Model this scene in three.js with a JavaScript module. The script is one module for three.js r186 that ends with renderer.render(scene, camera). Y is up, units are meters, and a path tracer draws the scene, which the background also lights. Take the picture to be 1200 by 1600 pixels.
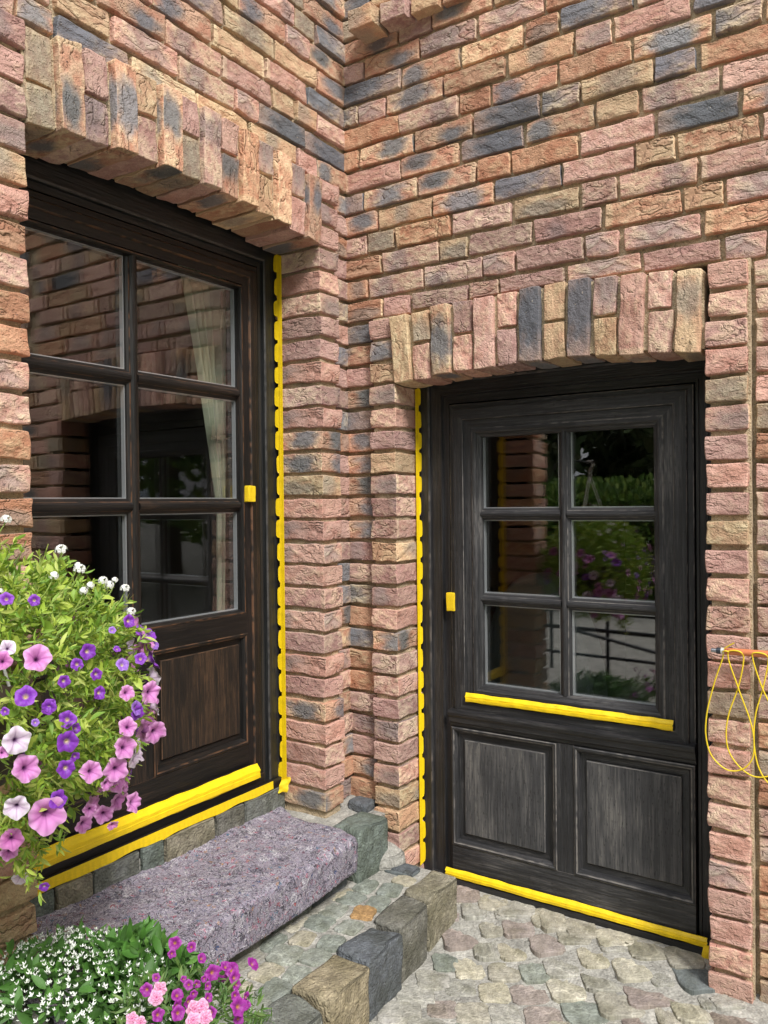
import * as THREE from 'three';
import { mergeGeometries } from 'three/addons/utils/BufferGeometryUtils.js';

// ---------------------------------------------------------------- camera, sky, sun, exposure
const scene = new THREE.Scene();
const camera = new THREE.PerspectiveCamera(64.63, 768 / 1024, 0.05, 400);
camera.position.set(1.851, 1.4727, 2.536);
{
  const yaw = THREE.MathUtils.degToRad(33.682), pi = THREE.MathUtils.degToRad(-0.53), ro = THREE.MathUtils.degToRad(-0.6185);
  const fw = new THREE.Vector3(-Math.sin(yaw) * Math.cos(pi), Math.sin(pi), -Math.cos(yaw) * Math.cos(pi));
  const r = new THREE.Vector3(Math.cos(yaw), 0, -Math.sin(yaw));
  const u = new THREE.Vector3().crossVectors(r, fw);
  camera.up.copy(r.clone().multiplyScalar(-Math.sin(ro)).add(u.multiplyScalar(Math.cos(ro))));
  camera.lookAt(camera.position.clone().add(fw));
}
const renderer = new THREE.WebGLRenderer({ antialias: true });
renderer.setSize(768, 1024);
renderer.toneMapping = THREE.LinearToneMapping;
renderer.toneMappingExposure = 1.6;
renderer.shadowMap.enabled = true;

// ---------------------------------------------------------------- small maths
function mulberry(a) { return () => { a |= 0; a = a + 0x6D2B79F5 | 0; let t = Math.imul(a ^ a >>> 15, 1 | a); t = t + Math.imul(t ^ t >>> 7, 61 | t) ^ t; return ((t ^ t >>> 14) >>> 0) / 4294967296; }; }
function h2(x, y, s) { let h = Math.imul(x, 374761393) + Math.imul(y, 668265263) + Math.imul(s, 974634777) | 0; h = Math.imul(h ^ h >>> 13, 1274126177); return ((h ^ h >>> 16) >>> 0) / 4294967296; }
// value noise, periodic when px, py > 0
function vn(x, y, s = 0, px = 0, py = 0) {
  let xi = Math.floor(x), yi = Math.floor(y); const fx = x - xi, fy = y - yi;
  let x1 = xi + 1, y1 = yi + 1;
  if (px) { xi = ((xi % px) + px) % px; x1 = ((x1 % px) + px) % px; }
  if (py) { yi = ((yi % py) + py) % py; y1 = ((y1 % py) + py) % py; }
  const u = fx * fx * (3 - 2 * fx), v = fy * fy * (3 - 2 * fy);
  const a = h2(xi, yi, s), b = h2(x1, yi, s), c = h2(xi, y1, s), d = h2(x1, y1, s);
  return a + (b - a) * u + (c - a) * v + (a - b - c + d) * u * v;
}
function fbm(x, y, s, o, px = 0, py = 0) { let t = 0, a = .5, n = 0; for (let i = 0; i < o; i++) { t += a * vn(x, y, s + i * 17, px, py); n += a; x *= 2; y *= 2; px *= 2; py *= 2; a *= .5; } return t / n; }
function vn3(x, y, z, s) { return (vn(x + z * .71, y - z * .37, s) + vn(y + 7.3 + z * .53, z + x * .29, s + 5) + vn(z + 3.1, x - y * .41, s + 9)) / 3 * 2 - 1; }
const clamp = (v, a, b) => v < a ? a : v > b ? b : v;
const sst = (a, b, v) => { const t = clamp((v - a) / (b - a), 0, 1); return t * t * (3 - 2 * t); };
const lerp = (a, b, t) => a + (b - a) * t;
const mix3 = (a, b, t) => [lerp(a[0], b[0], t), lerp(a[1], b[1], t), lerp(a[2], b[2], t)];
const V3 = (x, y, z) => new THREE.Vector3(x, y, z);

// bright thin cloud with the sun behind it, in front of the corner and to the right
const SUN = V3(0.95, 1.2, 0.62).normalize();
{
  const W = 512, H = 256, d = new Float32Array(W * H * 4);
  for (let j = 0; j < H; j++) for (let i = 0; i < W; i++) {
    const el = ((j + .5) / H - .5) * Math.PI, az = ((i + .5) / W - .5) * 2 * Math.PI;
    const dir = [Math.cos(el) * Math.cos(az), Math.sin(el), Math.cos(el) * Math.sin(az)];
    const cs = dir[0] * SUN.x + dir[1] * SUN.y + dir[2] * SUN.z;
    const cl = fbm(dir[0] * 3 / (.25 + Math.abs(dir[1])) + 9, dir[2] * 3 / (.25 + Math.abs(dir[1])) + 4, 77, 5);
    let L = .48 + .88 * Math.max(0, dir[1]) + .5 * Math.pow(Math.max(0, cs), 8);
    L *= .72 + .56 * cl;
    const blue = sst(.42, .3, cl) * .35;
    const k = (j * W + i) * 4;
    if (el < 0) { const g = .2; d[k] = g; d[k + 1] = g * 1.0; d[k + 2] = g * .92; }
    else { d[k] = L * (1 - blue * .6); d[k + 1] = L * (1 - blue * .22); d[k + 2] = L * 1.04; }
    d[k + 3] = 1;
  }
  const t = new THREE.DataTexture(d, W, H, THREE.RGBAFormat, THREE.FloatType);
  t.mapping = THREE.EquirectangularReflectionMapping; t.magFilter = THREE.LinearFilter; t.needsUpdate = true;
  scene.background = t; scene.environment = t;
}
const sun = new THREE.DirectionalLight(new THREE.Color(1, .96, .91), 2.4);
sun.position.copy(SUN.clone().multiplyScalar(25)); sun.target.position.set(.6, 1.2, .4);
sun.castShadow = true; sun.shadow.radius = 24; sun.shadow.mapSize.set(2048, 2048);
Object.assign(sun.shadow.camera, { left: -14, right: 14, top: 14, bottom: -14, near: .5, far: 60 });
scene.add(sun, sun.target);

// ---------------------------------------------------------------- scene helpers
const used = {};
function numbered(n) { const k = used[n] = (used[n] ?? -1) + 1; return k ? n + '_' + String(k).padStart(3, '0') : n; }
function mesh(name, geo, mat, parent, kind) {
  const m = new THREE.Mesh(geo, mat); m.castShadow = m.receiveShadow = true;
  m.name = parent && parent !== scene ? name : numbered(name);
  (parent || scene).add(m); if (kind) m.userData.kind = kind; return m;
}
function thing(name, label, category, group) { const g = new THREE.Group(); g.name = numbered(name); g.userData = { label, category, kind: 'thing' }; if (group) g.userData.group = group; scene.add(g); return g; }
function tag(o, label, category, group) { Object.assign(o.userData, { label, category }); if (group) o.userData.group = group; return o; }
function dataTex(W, H, fn, srgb, rx = 1, ry = 1) {
  const d = new Uint8Array(W * H * 4);
  for (let j = 0; j < H; j++) for (let i = 0; i < W; i++) { const c = fn(i, j), k = (j * W + i) * 4; d[k] = clamp(c[0], 0, 255); d[k + 1] = clamp(c[1], 0, 255); d[k + 2] = clamp(c[2], 0, 255); d[k + 3] = 255; }
  const t = new THREE.DataTexture(d, W, H, THREE.RGBAFormat); t.wrapS = t.wrapT = THREE.RepeatWrapping; t.magFilter = THREE.LinearFilter; t.minFilter = THREE.LinearMipmapLinearFilter; t.generateMipmaps = true;
  if (srgb) t.colorSpace = THREE.SRGBColorSpace; t.repeat.set(rx, ry); t.needsUpdate = true; return t;
}
// box with uv in metres
function boxM(x0, y0, z0, x1, y1, z1) {
  const g = new THREE.BoxGeometry(x1 - x0, y1 - y0, z1 - z0); g.translate((x0 + x1) / 2, (y0 + y1) / 2, (z0 + z1) / 2); return uvM(g);
}
function uvM(g) {
  const p = g.attributes.position, n = g.attributes.normal, u = new Float32Array(p.count * 2);
  for (let i = 0; i < p.count; i++) {
    const ax = Math.abs(n.getX(i)), ay = Math.abs(n.getY(i)), az = Math.abs(n.getZ(i));
    if (ax >= ay && ax >= az) { u[2 * i] = p.getZ(i); u[2 * i + 1] = p.getY(i); }
    else if (ay >= az) { u[2 * i] = p.getX(i); u[2 * i + 1] = p.getZ(i); }
    else { u[2 * i] = p.getX(i); u[2 * i + 1] = p.getY(i); }
  }
  g.setAttribute('uv', new THREE.BufferAttribute(u, 2)); return g;
}
function smoothNormals(g) {   // normals shared by position, so that rounded edges stay rounded across uv seams
  g.computeVertexNormals();
  const p = g.attributes.position, n = g.attributes.normal, m = new Map(), keys = [];
  for (let i = 0; i < p.count; i++) { const k = Math.round(p.getX(i) * 2e4) + '_' + Math.round(p.getY(i) * 2e4) + '_' + Math.round(p.getZ(i) * 2e4); keys.push(k); const a = m.get(k) || [0, 0, 0]; a[0] += n.getX(i); a[1] += n.getY(i); a[2] += n.getZ(i); m.set(k, a); }
  for (let i = 0; i < p.count; i++) { const a = m.get(keys[i]), l = Math.hypot(...a) || 1; n.setXYZ(i, a[0] / l, a[1] / l, a[2] / l); }
  return g;
}
// a rounded, slightly wobbly block: front face at z = 0, centred in x and y, reaching back to -D
function blockGeo(L, H, D, nx, ny, nz, r, seed, amp, freq, back = false) {
  const g = new THREE.BoxGeometry(2, 2, 2, nx, ny, nz);
  if (!back) { const gr = g.groups[5]; const idx = Array.from(g.index.array); idx.splice(gr.start, gr.count); g.setIndex(idx); }
  g.clearGroups();
  { const a = (ny + 1) * (nz + 1), b = (nx + 1) * (nz + 1), c = (nx + 1) * (ny + 1); g.userData.faceEnd = [a, 2 * a, 2 * a + b, 2 * a + 2 * b, 2 * a + 2 * b + c, 2 * a + 2 * b + 2 * c]; }
  const p = g.attributes.position;
  const remap = (t, n, half) => { const i = Math.round((t + 1) / 2 * n); if (n < 3) return t * half; if (i === 0) return -half; if (i === n) return half; return -half + r + (i - 1) / (n - 2) * (2 * half - 2 * r); };
  const hx = L / 2, hy = H / 2, hz = D / 2;
  for (let i = 0; i < p.count; i++) {
    let x = remap(p.getX(i), nx, hx), y = remap(p.getY(i), ny, hy), z = nz < 3 ? p.getZ(i) * hz : remap(p.getZ(i), nz, hz);
    const ix = clamp(x, -hx + r, hx - r), iy = clamp(y, -hy + r, hy - r), iz = back ? clamp(z, -hz + r, hz - r) : Math.min(z, hz - r);
    const dx = x - ix, dy = y - iy, dz = z - iz, l = Math.hypot(dx, dy, dz);
    if (l > r) { x = ix + dx / l * r; y = iy + dy / l * r; z = iz + dz / l * r; }
    const wx = x * freq, wy = y * freq, wz = z * freq;
    x += vn3(wx, wy, wz, seed) * amp; y += vn3(wx + 11, wy + 5, wz, seed + 31) * amp; z += vn3(wx, wy + 17, wz + 3, seed + 61) * amp * 1.25;
    p.setXYZ(i, x, y, z - hz);
  }
  return smoothNormals(g);
}
console.log('helpers');

// ---------------------------------------------------------------- brick material: one sheet of hand-moulded brick faces, colour and relief
const KINDS = 'pothmg';             // pink, orange, tan, half burnt, mauve, grey burnt
const COLS = 8, ROWS = 24, CW = 256, CH = 85;
const PAL = { p: [[194, 154, 139], [178, 132, 117], [216, 190, 160]], o: [[194, 150, 120], [180, 126, 98], [216, 188, 150]], t: [[198, 167, 132], [188, 148, 118], [220, 198, 160]], h: [[194, 156, 130], [182, 130, 106], [216, 190, 154]], m: [[180, 145, 134], [162, 124, 116], [204, 178, 154]], g: [[176, 148, 132], [150, 128, 120], [208, 186, 154]] };
const brickTex = (() => {
  const W = 2048, H = 2048, c = new Uint8Array(W * H * 4), b = new Uint8Array(W * H * 4);
  c.fill(150); b.fill(128);
  for (let row = 0; row < ROWS; row++) for (let col = 0; col < COLS; col++) {
    const kind = KINDS[row >> 2], cell = row * COLS + col, r = mulberry(cell * 977 + 13), S = cell * 101;
    const [base, deep, sand] = PAL[kind];
    const br = .9 + r() * .2, sandAmt = r() * .8, crease = .25 + r() * 1.0, cfx = 5 + r() * 9, cfy = 14 + r() * 22, slope = (r() - .5) * .5;
    const gx = .15 + r() * .7, gy = .3 + r() * .4, grx = kind === 'g' ? .36 + r() * .24 : .16 + r() * .22, gry = kind === 'g' ? .7 + r() * .4 : .4 + r() * .5, endL = r() < .35 ? .05 + r() * .08 : 0, endR = r() < .35 ? .05 + r() * .08 : 0;
    const burn = kind === 'g' ? 1 : kind === 'h' ? .9 : r() < .25 ? .4 : 0;
    const gv = 98 + r() * 24, gcol = [gv + r() * 3, gv + r() * 2, gv + 2 + r() * 5];
    for (let y = 0; y < CH; y++) for (let x = 0; x < CW; x++) {
      const X = x / CW * .24, Y = y / CH * .08;            // metres
      const n1 = fbm(X * 22 + 3, Y * 34, S, 3), n2 = fbm(X * 60, Y * 80 + 7, S + 40, 3), n3 = vn(X * 420, Y * 420, S + 80), n4 = vn(X * 900, Y * 900, S + 90);
      const wx = X + (n1 - .5) * .05, wy = Y + (n2 - .5) * .018 + X * slope * .3;
      const rid = 1 - Math.abs(2 * fbm(wx * cfx, wy * cfy, S + 120, 2) - 1), rid2 = 1 - Math.abs(2 * fbm(wx * cfx * 2.3 + 9, wy * cfy * 1.7, S + 160, 2) - 1);
      const gate = sst(.5 - .2 * crease + .15, .85 - .1 * crease, vn(X * 14, Y * 20, S + 200));
      const cr = (Math.pow(rid, 26) * .9 + Math.pow(rid2, 30) * .6) * gate * crease;
      const lumps = fbm(wx * 30, wy * 46, S + 240, 3);
      let h = .52 + (lumps - .5) * .56 * (.5 + crease * .5) + (n2 - .5) * .22 - cr * .85 + (n3 - .5) * .10 + (n4 - .5) * .05;
      if (vn(X * 130, Y * 130, S + 300) > .93) h -= .22;                                     // pits
      let q = mix3(base, deep, sst(.4, .68, n1) * .85);
      q = mix3(q, sand, sst(.44, .8, n2 * .55 + lumps * .45 + (sandAmt - .4) * .35) * .95 * (.4 + sandAmt * .75));
      { const ex = x / CW + (n2 - .5) * .05; if (ex < endL || ex > 1 - endR) q = mix3(q, sand, .65 * (ex < endL ? sst(endL, endL * .5, ex) : sst(1 - endR, 1 - endR * .5, ex))); }
      if (burn) {
        const e = Math.hypot((x / CW - gx) / grx, (y / CH - gy) / gry) + (n1 - .5) * .8 + (n2 - .5) * .35;
        q = mix3(q, gcol, sst(1.3, .35, e) * burn);
      }
      const sp = vn(X * 240, Y * 240, S + 340); if (sp > .94) q = mix3(q, [92, 74, 72], .6); else if (sp < .05) q = mix3(q, [222, 202, 172], .55);
      const f = br * (.93 + .14 * n3) * (.96 + .08 * n4);
      const k = ((row * CH + y) * W + col * CW + x) * 4;
      for (let a = 0; a < 3; a++) { c[k + a] = clamp(q[a] * f, 0, 255); b[k + a] = clamp(h * 255, 0, 255); }
      c[k + 3] = b[k + 3] = 255;
    }
  }
  const mk = (d, s) => { const t = new THREE.DataTexture(d, W, H, THREE.RGBAFormat); t.magFilter = THREE.LinearFilter; t.minFilter = THREE.LinearMipmapLinearFilter; t.generateMipmaps = true; if (s) t.colorSpace = THREE.SRGBColorSpace; t.needsUpdate = true; return t; };
  return [mk(c, true), mk(b, false)];
})();
console.log('brick texture');
const brickMats = [[.98, 1, 1.03], [1.04, 1.03, 1.02], [.92, .94, .97], [1.02, .98, .98], [.97, 1.01, 1.01]].map(t => new THREE.MeshStandardMaterial({ map: brickTex[0], bumpMap: brickTex[1], bumpScale: .0125, roughness: .93, color: new THREE.Color().setRGB(...t) }));
const brickCache = {};
// type s: stretcher 240 x 69, h: header 115 x 69; depth D decides how far the ends show
function brickGeo(type, kind, v, D) {
  const key = type + kind + v + '_' + D; if (brickCache[key]) return brickCache[key];
  const L = type === 's' ? .24 : .115, seed = 1000 + KINDS.indexOf(kind) * 97 + v * 13 + (type === 's' ? 0 : 7);
  const g = blockGeo(L, .069, D, type === 's' ? 11 : 7, 6, D > .1 ? 8 : 3, .0040, seed, .0066, 30);
  const r = mulberry(seed), row = KINDS.indexOf(kind) * 4 + Math.floor(r() * 4), col = Math.floor(r() * 8), off = type === 's' ? 0 : r() * .5;
  const p = g.attributes.position, u = new Float32Array(p.count * 2), n = g.attributes.normal;
  const flip = r() < .5;
  for (let i = 0; i < p.count; i++) {
    const face = faceOf(i, g.userData);
    let a, b;
    if (face < 2) { a = clamp(-p.getZ(i) / .24, 0, 1); b = p.getY(i) / .075 + .5; }
    else if (face < 4) { a = (p.getX(i) + L / 2) / .24 + off; b = clamp(-p.getZ(i) / .1, 0, 1); }
    else { a = (p.getX(i) + L / 2) / .24 + off; b = p.getY(i) / .075 + .5; }
    a = clamp(a, .012, .988); b = clamp(b, .03, .97); if (flip) a = 1 - a;
    u[2 * i] = ((face < 2 ? (col + 3) % 8 : col) + a) * CW / 2048; u[2 * i + 1] = (row + b) * CH / 2048;
  }
  g.setAttribute('uv', new THREE.BufferAttribute(u, 2));
  return brickCache[key] = g;
}
function faceOf(i, ud) { let f = 0; while (f < 5 && i >= ud.faceEnd[f]) f++; return f; }

// ---------------------------------------------------------------- mortar
const mortarCol = dataTex(512, 512, (i, j) => { const n = fbm(i / 512 * 10, j / 512 * 10, 5, 4, 10, 10), f = vn(i / 512 * 190, j / 512 * 190, 8, 190, 190), g = vn(i / 512 * 90, j / 512 * 90, 9, 90, 90); const k = .80 + .26 * n + .16 * (f - .5) + (g > .86 ? -.16 : g < .1 ? .12 : 0); return [194 * k, 174 * k, 144 * k]; }, true, 2.5, 2.5);
const mortarBump = dataTex(512, 512, (i, j) => { const h = 255 * (.35 * fbm(i / 512 * 16, j / 512 * 16, 21, 3, 16, 16) + .4 * vn(i / 512 * 90, j / 512 * 90, 23, 90, 90) + .25 * vn(i / 512 * 200, j / 512 * 200, 24, 200, 200)); return [h, h, h]; }, false, 2.5, 2.5);
const mortarMat = new THREE.MeshStandardMaterial({ map: mortarCol, bumpMap: mortarBump, bumpScale: .006, roughness: 1 });

// ---------------------------------------------------------------- brick laying
const C = .0833, GY = 3.26;                       // course height; bottom of course 0
const yb = k => GY - k * C;                       // underside of the bricks of course k
const pick = (r, s) => s[Math.floor(r() * s.length)];
// a frame turns wall coordinates (along, up, out) into the world; A looks to +x along z, B looks to +z along x
const FR = { A: { q: new THREE.Quaternion().setFromAxisAngle(V3(0, 1, 0), Math.PI / 2), pos: (a, y, o) => V3(o, y, a) }, B: { q: new THREE.Quaternion(), pos: (a, y, o) => V3(a, y, o) } };
const rb = mulberry(4242);
const piles = { A: [], B: [] };
// lays a brick between a0 and a1 in course k (or given y0, height) with its face at out
function lay(w, parent, a0, a1, k, kind, out, opt = {}) {
  const len = a1 - a0, type = (opt.D > .1 && len < .2) || len < .185 ? 'h' : 's';
  const y0 = opt.y0 ?? yb(k), H = opt.H ?? .069;
  const D = opt.D || .06, geo = brickGeo(type, kind, Math.floor(rb() * 8), D);
  const F = FR[w], jit = opt.jit ?? .0045;
  const pos = F.pos((a0 + a1) / 2, y0 + H / 2 + (rb() - .5) * .003, out + (rb() - .5) * 2 * jit);
  const q = F.q.clone().multiply(new THREE.Quaternion().setFromEuler(new THREE.Euler((rb() - .5) * .02, (rb() - .5) * .012, (opt.rot || 0) + (rb() - .5) * .014)));
  const sc = V3(len / (type === 's' ? .24 : .115) * (1 - rb() * .012), H / .069 * (1 + (rb() - .5) * .05), 1);
  const mat = brickMats[Math.floor(rb() * brickMats.length)];
  if (opt.pile) { const g = geo.clone(); g.applyMatrix4(new THREE.Matrix4().compose(pos, q, sc)); piles[opt.pile === 'A' ? 'A' : w].push(g); return; }
  const m = mesh('brick', geo, mat, parent); m.position.copy(pos); m.quaternion.copy(q); m.scale.copy(sc); return m;
}
// a brick stood on end (arch); D = how far the soffit runs back
function stand(w, parent, ac, width, y0, H, kind, out, lean, D) {
  const type = H > .185 ? 's' : 'h', geo = brickGeo(type, kind, Math.floor(rb() * 8), D), F = FR[w];
  const m = mesh('brick', geo, brickMats[Math.floor(rb() * 5)], parent);
  m.position.copy(F.pos(ac, y0 + H / 2, out));
  m.quaternion.copy(F.q).multiply(new THREE.Quaternion().setFromEuler(new THREE.Euler(0, (rb() - .5) * .03, Math.PI / 2 + lean + (rb() - .5) * .02)));
  m.scale.set(H / (type === 's' ? .24 : .115), width / .069, 1); return m;
}
const fill = (a0, a1, r) => { const out = []; let a = a0; while (a < a1 - .05) { const L = r() < .62 ? .24 : .115; out.push([a, Math.min(a + L, a1)]); a += L + .0105; } return out; };

const wallA = thing('brick_wall', 'left brick wall around the tall glazed door, meeting the other wall in the inner corner', 'wall');
const wallB = thing('brick_wall', 'right brick wall above and around the low half-glazed door', 'wall');
const coreA = [], coreB = [];
coreA.push(boxM(-.185, -.2, -.018, -.018, 5.7, .1), boxM(-.185, 2.665, .1, -.0185, 5.7, 1.586), boxM(-.185, -.2, 1.374, -.0182, 2.665, 1.5864), boxM(-3.7, -.2, 1.45, -.185, 5.7, 1.59));
coreB.push(boxM(-.185, -.2, -.14, .125, 5.7, -.0183), boxM(.125, 2.18, -.14, 3.4, 5.7, -.0186), boxM(1.33, -.2, -.135, 3.4, 2.18, -.0189));
mesh('mortar', mergeGeometries(coreA), mortarMat, wallA); mesh('mortar', mergeGeometries(coreB), mortarMat, wallB);
const jambA1 = mesh('jamb', boxM(-.184, .2, .1, .014, 2.66, .192), mortarMat, wallA);
const jambA0 = mesh('jamb', boxM(-.1838, -.1, 1.374, .014, 2.66, 1.483), mortarMat, wallA);
const jambB0 = mesh('jamb', boxM(.13, -.1, -.134, .223, 2.17, .014), mortarMat, wallB);
const jambB1 = mesh('jamb', boxM(1.33, -.1, -.1335, 1.44, 2.17, .012), mortarMat, wallB);

// wall B above the door, brick by brick
const LB = {
  1: [[0, .24, 'h'], [.247, .384, 'm'], [.392, .625, 'h'], [.633, .86, 't'], [.87, .985, 'p'], [.995, 1.235, 'h'], [1.247, 1.48, 'p'], [1.492, 1.6, 'o']],
  2: [[-.0, .084, 'm'], [.09, .333, 'h'], [.338, .565, 'p'], [.575, .813, 'p'], [.822, .937, 'o'], [.947, 1.18, 'h'], [1.192, 1.31, 'p'], [1.32, 1.56, 'g']],
  3: [[0, .249, 'g'], [.257, .496, 'h'], [.504, .737, 'o'], [.748, .864, 'o'], [.874, 1.105, 'g'], [1.118, 1.35, 'p'], [1.362, 1.58, 'g']],
  4: [[-.0, .056, 'g'], [.063, .18, 'p'], [.189, .431, 'h'], [.436, .671, 'o'], [.681, .914, 't'], [.924, 1.036, 'p'], [1.048, 1.275, 'p'], [1.288, 1.403, 'g'], [1.416, 1.65, 'o']],
  5: [[0, .243, 'o'], [.248, .488, 'p'], [.495, .611, 'o'], [.622, .857, 'h'], [.868, 1.098, 'o'], [1.108, 1.335, 'h'], [1.347, 1.473, 'g'], [1.484, 1.7, 'o']],
  6: [[0, .057, 'o'], [.065, .305, 'h'], [.312, .545, 'h'], [.554, .795, 'g'], [.805, .932, 'g'], [.942, 1.166, 't'], [1.174, 1.292, 'g'], [1.306, 1.54, 'o']],
  7: [[.004, .245, 'p'], [.252, .49, 'h'], [.5, .735, 'g'], [.748, .979, 'h'], [.99, 1.12, 't'], [1.133, 1.355, 'p'], [1.367, 1.6, 'p']],
  8: [[0, .077, 'g'], [.082, .32, 'h'], [.328, .558, 'h'], [.566, .686, 'o'], [.695, .925, 'o'], [.936, 1.167, 'p'], [1.179, 1.408, 'g'], [1.42, 1.54, 'h']],
  9: [[.004, .139, 'h'], [.145, .38, 't'], [.387, .624, 'h'], [.632, .867, 'g'], [.876, 1.106, 'p'], [1.115, 1.227, 't'], [1.238, 1.465, 'o'], [1.476, 1.7, 'p']],
  10: [[0, .09, 'm'], [.097, .217, 't'], [.225, .456, 'o'], [.465, .69, 'm'], [.7, .927, 't'], [.938, 1.051, 'p'], [1.063, 1.293, 'p'], [1.305, 1.54, 'p']],
  11: [[.01, .158, 'o'], [.167, .404, 'p'], [.412, .52, 't'], [.53, .763, 'm'], [.773, 1.0, 'm'], [1.013, 1.245, 'o'], [1.256, 1.364, 't'], [1.375, 1.6, 'p']],
  12: [[0, .094, 'o'], [.101, .337, 'p'], [.346, .578, 'm'], [.587, .7, 'p'], [.71, .943, 'm'], [.952, 1.055, 'p'], [1.075, 1.302, 'p'], [1.315, 1.55, 'o']],
  13: [[.004, .16, 'o'], [.166, .28, 'm'], [.291, .522, 'm'], [.529, .638, 'p'], [.646, .878, 'm'], [.888, 1.124, 'p'], [1.133, 1.358, 'm'], [1.372, 1.48, 'p'], [1.492, 1.61, 'o']]
};
for (let k = -5; k <= 0; k++) LB[k] = fill(k & 1 ? 0 : -.1, 1.62, rb).filter(s => s[1] > .06).map(([a, b]) => [Math.max(a, 0), b, pick(rb, 'phgoth')]);
for (const k in LB) for (let [a, b, kd] of LB[k]) {
  const kk = +k; if (a < .02) a = -.010;
  if (kk === 13 && a > .25 && b < 1.36) { const cut = .5 * (1 - Math.pow(((a + b) / 2 - .77) / .54, 2)); lay('B', wallB, a, b, kk, kd, 0, { y0: yb(13) + .008 + .018 * cut, H: .058 - .017 * cut }); }
  else lay('B', wallB, a, b, kk, kd, 0);
}
// strip between the corner and the door surround, then the surround's own columns
for (let k = 14; k <= 35; k++) {
  lay('B', wallB, -.010, .118, k, pick(rb, k < 24 ? 'hmgtph' : 'mphomg'), 0);
  lay('B', jambB0, .121, .235, k, pick(rb, 'ppmmpth'), .03, { D: .17 });
}
for (let k = 36; k <= 39; k++) lay('B', jambB0, .121, .235, k, pick(rb, 'pmtp'), .03, { D: .17 });
for (let k = 14; k <= 39; k++) {
  lay('B', jambB1, 1.318 + (k === 14 || k === 15 ? .012 : 0), 1.434, k, k > 34 ? 'p' : pick(rb, 'pppmptm'), .03, { D: .16 });
  lay('B', wallB, 1.451, k & 1 ? 1.566 : 1.69, k, pick(rb, 'ppomtp'), .004);
}
// wall A above the arch
const LA = {
  0: [[.006, .229, 'h'], [.238, .34, 't'], [.35, .59, 'p'], [.6, .84, 'g']], 1: [[.004, .165, 'g'], [.175, .289, 't'], [.297, .488, 'p'], [.5, .74, 'h'], [.75, .865, 'p']],
  2: [[.006, .205, 'h'], [.212, .338, 'p'], [.346, .574, 'h'], [.584, .8, 't'], [.81, 1.05, 'p']], 3: [[.004, .16, 'h'], [.17, .399, 't'], [.409, .638, 't'], [.648, .88, 'g'], [.89, 1.13, 'h']],
  4: [[.006, .221, 'g'], [.229, .445, 'p'], [.457, .692, 't'], [.702, .93, 'h'], [.94, 1.18, 'p']], 5: [[.004, .172, 'p'], [.179, .291, 't'], [.3, .41, 't'], [.419, .651, 'p'], [.66, .884, 'p'], [.894, 1.116, 'h'], [1.128, 1.36, 't']],
  6: [[.006, .238, 'g'], [.246, .484, 'g'], [.492, .595, 'p'], [.603, .833, 'p'], [.841, 1.076, 'p'], [1.087, 1.256, 't'], [1.267, 1.38, 'p']], 7: [[.004, .175, 'h'], [.182, .289, 'p'], [.297, .532, 't'], [.541, .764, 't'], [.773, 1.015, 't'], [1.025, 1.252, 'g'], [1.264, 1.36, 'h']]
};
for (let k = -5; k < 0; k++) LA[k] = [];
for (const k in LA) {
  const row = LA[k]; let a = row.length ? row[row.length - 1][1] + .0105 : (k & 1 ? .004 : .004);
  for (const [x, y] of fill(a, 1.604, rb)) row.push([x, y, pick(rb, 'ptthpgh')]);
  for (const [x, y, kd] of row) lay('A', wallA, x < .02 ? -.010 : x, y, +k, kd, 0, +k === 7 && x > .2 && x < 1.3 ? { y0: yb(7) + .008, H: .061 } : {});
}
for (let k = 8; k <= 35; k++) {
  lay('A', wallA, -.010, .086, k, pick(rb, 'mphomg'), 0);
  lay('A', jambA1, .09, .204, k, pick(rb, 'mpptmhp'), .03, { D: .212 });
}
for (let k = 8; k <= 39; k++) lay('A', jambA0, 1.362, 1.477, k, k < 12 ? pick(rb, 'mmp') : pick(rb, 'tptpo'), .03, { D: .212 });
function swapXZ(g) {   // mirror (x, y, z) -> (z, y, x), keeping the faces outward
  g = g.index ? g.toNonIndexed() : g; const p = g.attributes.position.array, u = g.attributes.uv.array;
  for (let i = 0; i < p.length; i += 3) { const t = p[i]; p[i] = p[i + 2]; p[i + 2] = t; }
  for (let i = 0; i < p.length; i += 9) for (let a = 0; a < 3; a++) { const t = p[i + 3 + a]; p[i + 3 + a] = p[i + 6 + a]; p[i + 6 + a] = t; }
  for (let i = 0; i < u.length; i += 6) for (let a = 0; a < 2; a++) { const t = u[i + 2 + a]; u[i + 2 + a] = u[i + 4 + a]; u[i + 4 + a] = t; }
  g.computeVertexNormals(); return g;
}
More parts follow.
